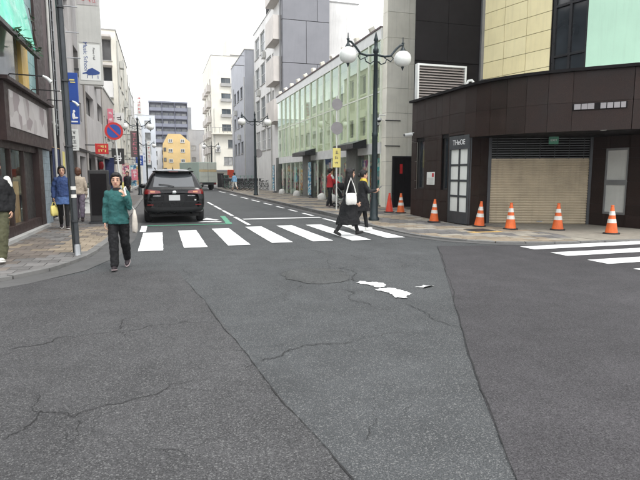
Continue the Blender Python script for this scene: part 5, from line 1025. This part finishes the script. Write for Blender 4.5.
# ------------------------------------------------------------------ small fittings on the fronts and pavement clutter
def ac_unit(parent, ax, c, nr, u, z, s_=1.0):
    m = MB(); d = .32*s_; W_, H_ = .8*s_, .58*s_; lo, hi = sorted((c+nr*.02, c+nr*d))
    if ax == 'x': m.box(lo, hi, u, u+W_, z, z+H_)
    else: m.box(u, u+W_, lo, hi, z, z+H_)
    o = m.build('air_conditioner', 'sign_grey', parent, bevel=.02); f = MB(); e = c+nr*(d+.004)
    n_ = 16; pts = [(math.cos(2*math.pi*k/n_)*.21*s_, math.sin(2*math.pi*k/n_)*.21*s_) for k in range(n_)]
    f.add([(e, u+W_*.4+a, z+H_*.5+b) if ax == 'x' else (u+W_*.4+a, e, z+H_*.5+b) for a, b in pts], [tuple(range(n_))]); f.build('fan_grille', 'frame_grey', o)
def by(name): return next(o for o in bpy.data.objects if o.name == name)
for nm, ax, c, nr, spots in (('balcony_block', 'x', -2.95, 1, [(48.3, 5.0), (51.8, 7.7), (55.2, 5.0), (48.3, 10.5), (58.6, 7.7)]), ('white_block', 'x', -3.0, 1, [(63.8, 4.9), (67.4, 7.6), (70.8, 4.9), (74.4, 7.6)]), ('tan_building', 'x', -3.3, 1, [(37.4, 3.1), (40.5, 5.6)]), ('white_building', 'x', 10.0, -1, [(50.4, 6.2), (53.3, 9.5), (50.4, 12.6)]), ('slab_building', 'x', 9.05, -1, [(60.8, 5.6), (63.4, 8.6)]), ('cream_tower', 'y', 85, -1, [(11.3, 9.9), (13.7, 12.4), (11.3, 14.7), (8.6, 5.2), (12.6, 4.0)])):
    for u, z in spots: ac_unit(by(nm), ax, c, nr, u, z)
for nm, pts in (('balcony_block', [(-2.87, 45.4), (-2.87, 52.4), (-2.87, 59.6)]), ('white_block', [(-2.92, 64.4), (-2.92, 71.4)]), ('white_building', [(9.92, 47.8), (9.92, 56.5)]), ('slab_building', [(8.97, 57.3), (8.97, 66)]), ('cream_tower', [(8.5, 84.92), (11.75, 84.92), (14.2, 84.92)])):
    for x, y in pts: MB().tube((x, y, .15), (x, y, 12), .05, seg=8).build('downpipe', 'sign_grey', by(nm))
# free standing shop boards and banners along the left pavement
def aboard(label, x, y, w_, hh, mat, inkm):
    t = thing('pavement_board', label, 'signboard', (x, y, .05))
    for s_ in (-1, 1): m = MB(); m.obox((x, y+s_*.12, .05+hh/2), (w_, .025, hh), Matrix.Rotation(R(s_*9), 3, 'X')); m.build('board', mat, t)
    strokes(t, x-w_*.32, x+w_*.32, y-.12-.10, .05+hh*.35, .05+hh*.85, 3, inkm)
aboard('white folding pavement board beside the tall blue sign', -2.7, 21.4, .5, .95, 'sign_white', 'ink'); aboard('black folding pavement board outside the middle shopfront', -2.55, 27.2, .5, 1.0, 'cabinet', 'ink_white'); aboard('red folding pavement board outside the last grey block shopfront', -2.5, 32.2, .5, 1.0, 'sign_red', 'ink_white'); aboard('yellow folding pavement board outside the tan building', -2.5, 37.5, .5, 1.0, 'sign_yellow', 'ink')
def flag(label, x, y, mat, h_=2.4):
    t = thing('banner_flag', label, 'banner', (x, y, .05)); MB().tube((x, y, .05), (x, y, h_+.1), .014, seg=6).build('pole', 'pole_white', t); MB().lathe([(.16, 0), (.16, .07), (.03, .1)], 12, (x, y, .05)).build('base', 'cabinet', t); vs_ = []
    for i in range(8): z = .6+(h_-.6)*i/7; o = .03*math.sin(i*1.3); vs_ += [(x+.01, y+o, z), (x+.46, y+o*1.6, z)]
    m = MB(); m.add(vs_, [(2*i, 2*i+1, 2*i+3, 2*i+2) for i in range(7)]); m.build('cloth', mat, t); MB().tube((x, y, h_+.02), (x+.47, y, h_+.02), .01, seg=6).build('top_rod', 'pole_white', t)
flag('dark navy banner flag on a pole outside the grey block', -2.75, 29.6, 'navy_cloth'); flag('pink print banner flag outside the tan building', -2.6, 40.5, 'print_pink'); flag('blue banner flag outside the cream balcony block', -2.4, 47.5, 'print_blue'); flag('white banner flag beyond the cream balcony block', -2.4, 62, 'cloth_white'); flag('orange print banner flag by the far left lamp', -2.3, 55, 'print_orange')
for i, (y, z, lb) in enumerate(((29.9, 2.0, 'round red paper lantern hanging under the middle awning'), (33.9, 2.05, 'round red paper lantern by the last grey block shopfront'))):
    t = thing('paper_lantern', lb, 'lantern', (-2.95, y, z-.2)); MB().lathe([(.05, -.2), (.09, -.17), (.115, -.08), (.12, 0), (.115, .08), (.09, .17), (.05, .2)], 16, (-2.95, y, z)).build('shade', 'cloth_red', t); MB().lathe([(.062, .2), (.062, .235)], 12, (-2.95, y, z)).build('rim', 'ink', t); MB().path([(-3.2, y, z+.32), (-2.95, y, z+.32), (-2.95, y, z+.2)], .01, 6).build('hanger', 'dark_steel', t)
def planter(label, x, y):
    t = thing('potted_shrub', label, 'plant', (x, y, .05)); MB().lathe([(.13, 0), (.17, .25), (.18, .28), (.15, .28)], 14, (x, y, .05)).build('pot', 'mauve_wall', t); MB().path([(x, y, .3), (x+.02, y, .7), (x-.02, y, 1.0)], [.02, .015, .008], 6).build('stem', 'brown_wood', t); m = MB()
    for i in range(260):
        a, b, r_ = random.uniform(0, 6.28), random.uniform(-1, 1), random.uniform(.4, 1)**.5; c_ = Vector((x+.26*r_*math.cos(a)*math.sqrt(1-b*b), y+.26*r_*math.sin(a)*math.sqrt(1-b*b), .82+.38*r_*b)); rt2 = Matrix.Rotation(random.uniform(0, 6.3), 3, 'Z') @ Matrix.Rotation(random.uniform(0, 3), 3, 'X'); s_ = random.uniform(.03, .055)
        m.add([c_+rt2 @ Vector(p) for p in ((0, -s_, 0), (s_*.5, 0, .008), (0, s_, 0), (-s_*.5, 0, .008))], [(0, 1, 2, 3)])
    tag(m.build('leaves', 'leaf', t), kind='stuff')
planter('small potted shrub outside the grey block below the red sign', -2.95, 25.2); planter('potted shrub between shopfronts of the grey block', -2.95, 30.2); planter('potted shrub in front of the tan building', -3.0, 36.6)
# ------------------------------------------------------------------ people
_tx = bpy.data.textures.new('folds', 'CLOUDS'); _tx.noise_scale = .085; _tx.noise_depth = 2
def remesh(mb, vox, smooth=3, disp=0):
    mods = [('REMESH', {'mode': 'VOXEL', 'voxel_size': vox}), ('SMOOTH', {'factor': .5, 'iterations': smooth})]
    if disp: mods.append(('DISPLACE', {'texture': _tx, 'strength': disp, 'mid_level': .5}))
    return baked(mb, mods)
def V(*a): return Vector(a)
def person(label, loc, heading, h=1.6, legs=((18, 8), (-20, 18)), arms=((12, 8, 18, 0), (-14, 8, 14, 0)), head_yaw=0, wear=(), hair='bob', hairm='hair_black', vox=.012, shoe='shoe_dark', sole='shoe_sole', name='person'):
    k = h/1.6; t = thing(name, label, 'person', (0, 0, 0)); J = {}
    for i, s in enumerate((-1, 1)):
        a, kn = R(legs[i][0]), R(legs[i][1]); hip = V(s*.085, 0, .84); knee = hip+.40*V(s*-.02, math.sin(a), -math.cos(a)); ank = knee+.385*V(s*-.02, math.sin(a-kn), -math.cos(a-kn))
        J['leg', i] = (hip, knee, ank, a-kn)
    # the sole of the lower foot stands on the ground
    def foot(i):
        hip, knee, ank, an = J['leg', i]; pt_ = R(legs[i][2]) if len(legs[i]) > 2 else max(-.5, min(.35, an*.8)); return ank, V(0, math.cos(pt_), math.sin(pt_)), V(0, -math.sin(pt_), math.cos(pt_))
    low = min(min((foot(i)[0]+foot(i)[1]*.16-foot(i)[2]*.085).z, (foot(i)[0]-foot(i)[1]*.06-foot(i)[2]*.085).z) for i in (0, 1)); up_ = V(0, 0, -low)
    for key in list(J): J[key] = tuple(p+up_ if isinstance(p, Vector) else p for p in J[key])
    dz = up_.z+.0; Z = lambda z: z+dz
    for i, s in enumerate((-1, 1)):
        f, o, e, inw = (R(v) for v in arms[i]); sh = V(s*.152, 0, Z(1.275)); el = sh+.26*V(s*math.sin(o), math.sin(f)*math.cos(o), -math.cos(f)*math.cos(o)); fd = V(-s*math.sin(inw), math.sin(f+e)*math.cos(inw), -math.cos(f+e)*math.cos(inw)).normalized(); J['arm', i] = (sh, el, el+.235*fd, fd)
    hc = V(0, .025, Z(1.485)); rot = Matrix.Rotation(R(head_yaw), 3, 'Z'); HP = lambda x, y, z: hc+rot @ V(x, y, z)*1.12
    HS = lambda *r: tuple(1.12*v for v in r)
    b = MB()
    b.ell(HP(0, 0, .012), HS(.072, .088, .098), rot); b.ell(HP(0, .022, -.045), HS(.054, .062, .068), rot); b.ell(HP(0, .045, -.088), HS(.026, .028, .022), rot)      # skull, jaw, chin
    b.capsule(HP(0, .084, .004), .008, HP(0, .098, -.026), .012, 8); b.ell(HP(-.012, .088, -.028), HS(.009, .01, .007), rot); b.ell(HP(.012, .088, -.028), HS(.009, .01, .007), rot)
    for s in (-1, 1): b.ell(HP(s*.074, -.005, -.005), HS(.010, .020, .030), rot)
    b.ell(HP(0, .076, .034), HS(.044, .010, .010), rot)                                                                                                        # brow ridge
    b.capsule(V(0, 0, Z(1.30)), .055, hc+V(0, -.012, -.06), .046, 12)
    b.ell(V(0, 0, Z(1.19)), (.135, .09, .13)); b.ell(V(0, 0, Z(1.01)), (.115, .08, .14)); b.ell(V(0, 0, Z(.88)), (.145, .10, .12)); b.capsule(V(-.12, 0, Z(1.262)), .036, V(.12, 0, Z(1.262)), .036)
    for i, s in enumerate((-1, 1)):
        hip, knee, ank, an = J['leg', i]; b.capsule(hip, .074, knee, .046); b.capsule(knee, .046, knee.lerp(ank, .35)+V(0, -.010, 0), .044); b.capsule(knee.lerp(ank, .35)+V(0, -.010, 0), .044, ank, .031)
        A, fw, fu = foot(i); A = ank; b.capsule(A-fu*.045-fw*.02, .03, A-fu*.055+fw*.10, .024)
        sh, el, wr_, fd = J['arm', i]; b.capsule(sh+V(0, 0, -.02), .036, el, .034); b.capsule(el, .036, wr_, .024)
        inn = V(-s, 0, 0); inn = (inn-fd*inn.dot(fd)).normalized(); lat = fd.cross(inn)*s; lat = lat if lat.y > 0 or abs(lat.y) < .01 else -lat
        Rm = Matrix((lat, inn, fd)).transposed(); b.ell(wr_+fd*.045, (.038, .015, .048), Rm)
        for q, L in enumerate((.058, .070, .075, .066)):
            p0 = wr_+fd*.078+lat*((q-1.5)*.0195); p1 = p0+(fd*.85+inn*.4).normalized()*L*.5; p2 = p1+(fd*.5+inn*.85).normalized()*L*.5; b.capsule(p0, .0085, p1, .0082, 8); b.capsule(p1, .0082, p2, .0068, 8)
        p0 = wr_+fd*.022+lat*.030; p1 = p0+(fd*.6+lat*.75+inn*.25).normalized()*.036; p2 = p1+(fd*.85+lat*.25+inn*.4).normalized()*.03; b.capsule(p0, .0105, p1, .010, 8); b.capsule(p1, .010, p2, .008, 8)
    def put(nm, me, mat, par=t):
        me.transform(Matrix.Scale(k, 4)); return link_mesh(nm, me, mat, par)
    body = put('body', remesh(b, min(vox, .008) if vox < .012 else .011, 2), 'skin')
    if vox < .012:
        for s in (-1, 1):
            m = MB(); m.ell(HP(s*.030, .0845, .006), HS(.013, .006, .0065), rot, 10, 6); put('eye', baked(m, []), 'eye'); m = MB(); m.ell(HP(s*.032, .088, .030), HS(.019, .006, .004), rot, 10, 6); put('eyebrow', baked(m, []), 'hair_black')
        m = MB(); m.ell(HP(0, .086, -.055), HS(.023, .008, .0065), rot, 10, 6); put('mouth', baked(m, []), 'lip')
    # hair
    m = MB(); m.ell(HP(0, -.016, .028), HS(.086, .094, .098), rot); m.ell(HP(0, .052, .078), HS(.066, .040, .034), rot)
    if hair == 'bob':
        for s in (-1, 1): m.ell(HP(s*.070, -.020, -.012), HS(.018, .050, .066), rot)
        m.ell(HP(0, -.066, -.030), HS(.070, .038, .080), rot)
    elif hair == 'long':
        m.ell(HP(0, -.062, -.06), HS(.082, .046, .13), rot); m.ell(HP(0, -.085, -.22), HS(.085, .042, .19), rot)
        for s in (-1, 1): m.ell(HP(s*.066, -.006, -.08), HS(.024, .05, .14), rot)
    elif hair == 'tied':
        m.ell(HP(0, -.112, -.01), HS(.034, .04, .042), rot)
    else: m.ell(HP(0, -.05, -.01), HS(.074, .05, .07), rot)
    put('hair', remesh(m, vox*.8, 1, .022), hairm)
    # clothing
    for g_ in wear:
        kind, mat = g_[0], g_[1]; P_ = g_[2] if len(g_) > 2 else {}; m = MB(); disp = .034
        if kind in ('jacket', 'top'):
            hem = P_.get('hem', .80); fat = P_.get('fat', 1.0)
            m.loft([(0, -.008, Z(1.36), .058, .056), (0, -.005, Z(1.335), .085, .070), (0, 0, Z(1.305), .130, .088), (0, 0, Z(1.26), .160, .106*fat), (0, .008, Z(1.15), .160*fat, .126*fat), (0, .006, Z(1.0), .156*fat, .122*fat), (0, 0, Z(.9), .170*fat, .130*fat), (0, 0, Z(hem+.03), .178*fat, .138*fat), (0, 0, Z(hem), .174*fat, .135*fat)])
            for i in (0, 1):
                sh, el, wr_, fd = J['arm', i]; m.capsule(sh+V(0, 0, -.008), .056*fat**.5, el, .050*fat); cut = P_.get('sleeve', 1.0)
                m.capsule(el, .050*fat, el.lerp(wr_, cut*.93), .040*fat)
        elif kind == 'collar': m.loft([(0, .004, Z(1.315), .080, .078), (0, .008, Z(1.345), .068, .068), (0, .010, Z(1.365), .062, .062)]); disp = .01
        elif kind == 'scarf': m.loft([(0, .01, Z(1.29), .11, .10), (0, .02, Z(1.34), .100, .095), (0, .02, Z(1.39), .078, .078)]); m.ell(V(.02, .10, Z(1.24)), (.05, .03, .09)); disp = .02
        elif kind == 'trousers':
            w_ = P_.get('wide', 1.0); m.loft([(0, 0, Z(.99), .150, .112), (0, 0, Z(.90), .168, .124), (0, 0, Z(.80), .172, .126), (0, 0, Z(.76), .15, .11)])
            for i in (0, 1): hip, knee, ank, an = J['leg', i]; m.capsule(hip, .092, knee, .070*w_); m.capsule(knee, .070*w_, knee.lerp(ank, P_.get('len', .95)), .058*w_)
        elif kind == 'skirt':
            hem = P_['hem']; fl = P_.get('flare', 1.0); kL, kR = J['leg', 0][2], J['leg', 1][2]; cy = (kL.y+kR.y)/2*.6; st_ = abs(kL.y-kR.y)*.5
            m.loft([(0, 0, Z(1.0), .138, .105), (0, 0, Z(.9), .168, .130), (0, cy*.3, Z(.75), .185, .15+st_*.15), (0, cy*.7, Z((.75+hem)/2), .19*fl, .14+st_*.34), (0, cy, Z(hem)+.015, .20*fl, .145+st_*.55), (0, cy, Z(hem), .195*fl, .14+st_*.55)], 60, .045, 11); disp = .03
        elif kind == 'hem': m.loft([(0, 0, Z(.92), .178, .13), (0, 0, Z(P_['z']+.02), .20, .155), (0, 0, Z(P_['z']), .195, .15)])
        elif kind == 'stripe':
            for i in (0, 1): sh, el, wr_, fd = J['arm', i]; m.capsule(sh+V((-1, 1)[i]*.012, 0, .014), .054, sh.lerp(el, .35)+V((-1, 1)[i]*.012, 0, 0), .054)
            disp = 0
        put({'top': 'top', 'hem': 'shirt_hem', 'stripe': 'shoulder_panel'}.get(kind, kind), remesh(m, vox, 3, disp*P_.get('fold', .25 if P_.get('wide', 1) < 1 else 1)), mat)
    for i in (0, 1):
        ank = J['leg', i][2]; _, fw, fu = foot(i); Rm = Matrix((V(1, 0, 0), fw, fu)).transposed(); m = MB()
        m.ell(ank-fu*.046+fw*.045, (.043, .115, .036), Rm); m.ell(ank-fu*.02-fw*.012, (.042, .05, .05), Rm); so_ = put('shoe', remesh(m, .011, 2), shoe)
        m = MB(); m.ell(ank-fu*.072+fw*.045, (.047, .125, .014), Rm); put('sole', baked(m, []), sole, so_)
    t.location = loc; t.rotation_euler = (0, 0, R(heading)); t['h'] = 0; del t['h']
    return t, J, k, Z
def world(t, k, p): return t.location+Matrix.Rotation(t.rotation_euler.z, 3, 'Z') @ (Vector(p)*k)
def tote(label, mat, top, w_, hgt, th, face_rot, straps, name='tote_bag', smat=None):
    """soft bag hanging from its top edge; top = world point of the middle of the opening"""
    t = thing(name, label, 'bag', (top[0], top[1], top[2]-hgt)); m = MB(); rot = Matrix.Rotation(face_rot, 3, 'Z'); n_ = 20; vs_ = []; prof = [(0, .70, .55), (.05, .92, .9), (.35, 1, 1.0), (.7, .97, .8), (1.0, .92, .35)]
    for v, sx, sy in prof:
        for q in range(n_):
            a = 2*math.pi*q/n_; cx, sn = math.cos(a), math.sin(a); x = math.copysign(abs(cx)**.5, cx)*w_/2*sx; y = math.copysign(abs(sn)**.7, sn)*th/2*sy; vs_.append(Vector((top[0], top[1], top[2]-hgt+v*hgt))+rot @ Vector((x, y, .012*math.sin(3*a))))
    m.add(vs_, [(i*n_+q, i*n_+(q+1) % n_, (i+1)*n_+(q+1) % n_, (i+1)*n_+q) for i in range(len(prof)-1) for q in range(n_)]+[tuple(reversed(range(n_))), tuple(range((len(prof)-1)*n_, len(prof)*n_))], True); m.build('bag_body', mat, t)
    for pts in straps: s_ = MB(); s_.path(pts, .014, 8); s_.build('strap', smat or mat, t)
    return t
# woman in teal walking towards the crosswalk corner
t1, J, k, Z = person('woman in teal jacket and black trousers stepping off the left corner', (-.64, 8.55, 0), 174, 1.46, legs=((-12, 22), (10, 4, 8)), arms=((24, 12, 122, 12), (2, 10, 12, 0)), head_yaw=4, wear=(('jacket', 'cloth_teal', {'hem': .76, 'fat': 1.0}), ('collar', 'cloth_darkgrey'), ('trousers', 'cloth_black', {'wide': 1.12, 'len': .97})), hair='bob', vox=.008)
sh = world(t1, k, J['arm', 0][0]+V(-.0, 0, .07)); el = J['arm', 0]; hand = world(t1, k, el[2]+V(0, .05, 0)); top = world(t1, k, V(-.26, -.02, Z(.98)))
tote('cream shoulder bag hanging from the teal woman', 'bag_cream', tuple(top), .16, .34, .09, R(90), [[world(t1, k, V(-.20, -.09, Z(1.02))), world(t1, k, V(-.18, -.10, Z(1.2))), world(t1, k, V(-.13, -.04, Z(1.375))), world(t1, k, V(-.13, .07, Z(1.35))), world(t1, k, V(-.17, .15, Z(1.22))), world(t1, k, V(-.23, .09, Z(1.06))), top]], smat='cloth_white')
# two women in black on the crosswalk
t2, J, k, Z = person('long haired woman in long black skirt walking across the crosswalk', (4.32, 11.75, .012), -90, 1.60, legs=((22, 8), (-19, 13)), arms=((14, 6, 20, 0), (6, 10, 24, 0)), wear=(('jacket', 'cloth_black', {'hem': .82}), ('skirt', 'cloth_black', {'hem': .27, 'flare': 1.05}), ('trousers', 'cloth_black', {'wide': .8})), hair='long', vox=.010, shoe='rubber', sole='rubber')
sh = world(t2, k, J['arm', 1][0]); top = world(t2, k, V(.25, -.04, Z(1.02)))
tote('white tote bag on the shoulder of the long skirted woman', 'cloth_white', tuple(top), .28, .26, .10, R(5), [[world(t2, k, V(.22, -.16, Z(1.0))), world(t2, k, V(.20, -.10, Z(1.2))), world(t2, k, V(.19, -.03, Z(1.385))), world(t2, k, V(.21, .04, Z(1.2))), world(t2, k, V(.23, .09, Z(1.0)))]])
t3, J, k, Z = person('woman in black with yellow scarf and white shoes looking at her phone on the crosswalk', (5.06, 12.75, .012), -92, 1.56, legs=((14, 5), (-16, 16)), arms=((20, 6, 70, 10), (25, 8, 75, 12)), wear=(('jacket', 'cloth_darkgrey', {'hem': .78}), ('skirt', 'cloth_black', {'hem': .52, 'flare': .9}), ('trousers', 'cloth_black', {'wide': .85}), ('scarf', 'cloth_yellow')), hair='tied', vox=.010, shoe='cloth_white', sole='cloth_white')
ph = world(t3, k, J['arm', 1][2]+J['arm', 1][3]*.10+V(-.02, .0, .03)); pm = MB(); pm.obox(ph, (.075, .012, .15), Matrix.Rotation(R(-90), 3, 'Z') @ Matrix.Rotation(R(-50), 3, 'X')); tag(pm.build('phone', 'black_paint', None, tuple(ph), bevel=.003), 'black phone held by the woman with yellow scarf', 'phone')
# left pavement
person('person in black jacket with white shoulders and olive trousers at the pavement edge', (-2.53, 9.55, .05), 178, 1.63, legs=((14, 6), (-12, 14)), arms=((-8, 12, 20, 0), (10, 12, 20, 0)), wear=(('jacket', 'cloth_black', {'hem': .78, 'fat': 1.18}), ('stripe', 'cloth_white'), ('trousers', 'cloth_olive', {'wide': 1.25})), hair='short', vox=.010, shoe='cloth_white', sole='cloth_white')
t5, J, k, Z = person('woman in blue jacket and black leggings carrying a yellow bag', (-2.46, 15.1, .05), 190, 1.62, legs=((10, 4), (-12, 16)), arms=((8, 10, 16, 0), (-6, 16, 16, 0)), wear=(('jacket', 'cloth_blue', {'hem': .82, 'fat': 1.06}), ('hem', 'cloth_blue_light', {'z': .62}), ('trousers', 'cloth_black', {'wide': .85})), hair='bob', vox=.010, shoe='shoe_dark', sole='cloth_white')
hw = world(t5, k, J['arm', 1][2]+J['arm', 1][3]*.11); tote('small yellow bag carried by the woman in blue', 'sign_yellow', (hw.x, hw.y, hw.z-.10), .24, .26, .10, R(60), [[(hw.x-.05, hw.y, hw.z-.10), (hw.x-.02, hw.y, hw.z-.01), (hw.x+.02, hw.y, hw.z-.01), (hw.x+.05, hw.y, hw.z-.10)]])
person('auburn haired person in beige top and mauve trousers walking away past the pole', (-2.42, 17.6, .05), 8, 1.62, legs=((12, 6), (-14, 14)), arms=((10, 10, 30, 0), (-8, 12, 20, 0)), wear=(('jacket', 'cloth_beige', {'hem': .80}), ('trousers', 'cloth_mauve', {'wide': 1.15})), hair='bob', hairm='hair_auburn', vox=.012)
# right pavement
t7, J, k, Z = person('person in red and white jacket beside a dark pushchair', (6.92, 21.2, .12), -80, 1.60, legs=((8, 4), (-8, 8)), arms=((30, 6, 40, 5), (34, 6, 40, 5)), wear=(('jacket', 'cloth_red', {'hem': .80}), ('stripe', 'cloth_white'), ('trousers', 'cloth_darkgrey')), hair='short', vox=.012)
pc = thing('pushchair', 'dark pushchair with folded hood beside the red jacket person', 'pushchair', (7.45, 21.1, .12)); X0, Y0 = 7.45, 21.1
for x in (-.3, .3):
    for y in (-.22, .22): w0 = MB(); w0.path([(X0+x, Y0+y-.02, .22), (X0+x, Y0+y+.02, .22)], .10, 16); wo = w0.build('wheel', 'rubber', pc); r_ = MB(); r_.path([(X0+x, Y0+y-.024, .22), (X0+x, Y0+y+.024, .22)], .045, 10); r_.build('hub', 'steel', wo)
for y in (-.22, .22):
    f = MB(); f.path([(X0+.3, Y0+y, .24), (X0, Y0+y, .62), (X0-.38, Y0+y, 1.08)], .014, 6); f.path([(X0-.3, Y0+y, .24), (X0+.02, Y0+y, .6)], .014, 6); f.build('frame', 'steel', pc)
MB().tube((X0-.38, Y0-.23, 1.08), (X0-.38, Y0+.23, 1.08), .018, seg=8).build('handle', 'rubber', pc); m = MB(); m.obox((X0+.06, Y0, .55), (.42, .36, .06), Matrix.Rotation(R(-8), 3, 'Y')); m.build('seat', 'cloth_darkgrey', pc, bevel=.02); m = MB(); m.obox((X0-.16, Y0, .80), (.06, .36, .5), Matrix.Rotation(R(-20), 3, 'Y')); m.build('backrest', 'cloth_darkgrey', pc, bevel=.02); m = MB(); m.ell((X0-.08, Y0, 1.0), (.26, .22, .17)); m.build('hood', 'cloth_black', pc)
person('distant person in light blue top and white shorts near the bicycles', (6.35, 47.0, .12), 30, 1.60, wear=(('jacket', 'cloth_sky', {'hem': .80}), ('trousers', 'cloth_white', {'len': .3})), hair='short', vox=.016)
person('distant dark dressed person standing on the left pavement near the far lamp', (-1.85, 33, .05), 170, 1.65, wear=(('jacket', 'cloth_darkgrey', {'hem': .75}), ('trousers', 'cloth_black')), hair='short', vox=.016)
# ------------------------------------------------------------------ thin overcast haze in the street air
hz = MB().box(-160, 160, -50, 330, -1.2, 30).build('haze', None); hz['kind'] = 'stuff'; hz['label'] = 'thin pale overcast haze filling the street air'
hm = bpy.data.materials.new('haze'); hm.use_nodes = True; ht = hm.node_tree; ht.nodes.clear(); ho = N(ht, 'OutputMaterial'); hv = N(ht, 'VolumePrincipled')
hv.inputs['Color'].default_value = (.93, .95, 1, 1); hv.inputs['Density'].default_value = .00035; ht.links.new(hv.outputs[0], ho.inputs['Volume']); hz.data.materials.append(hm)
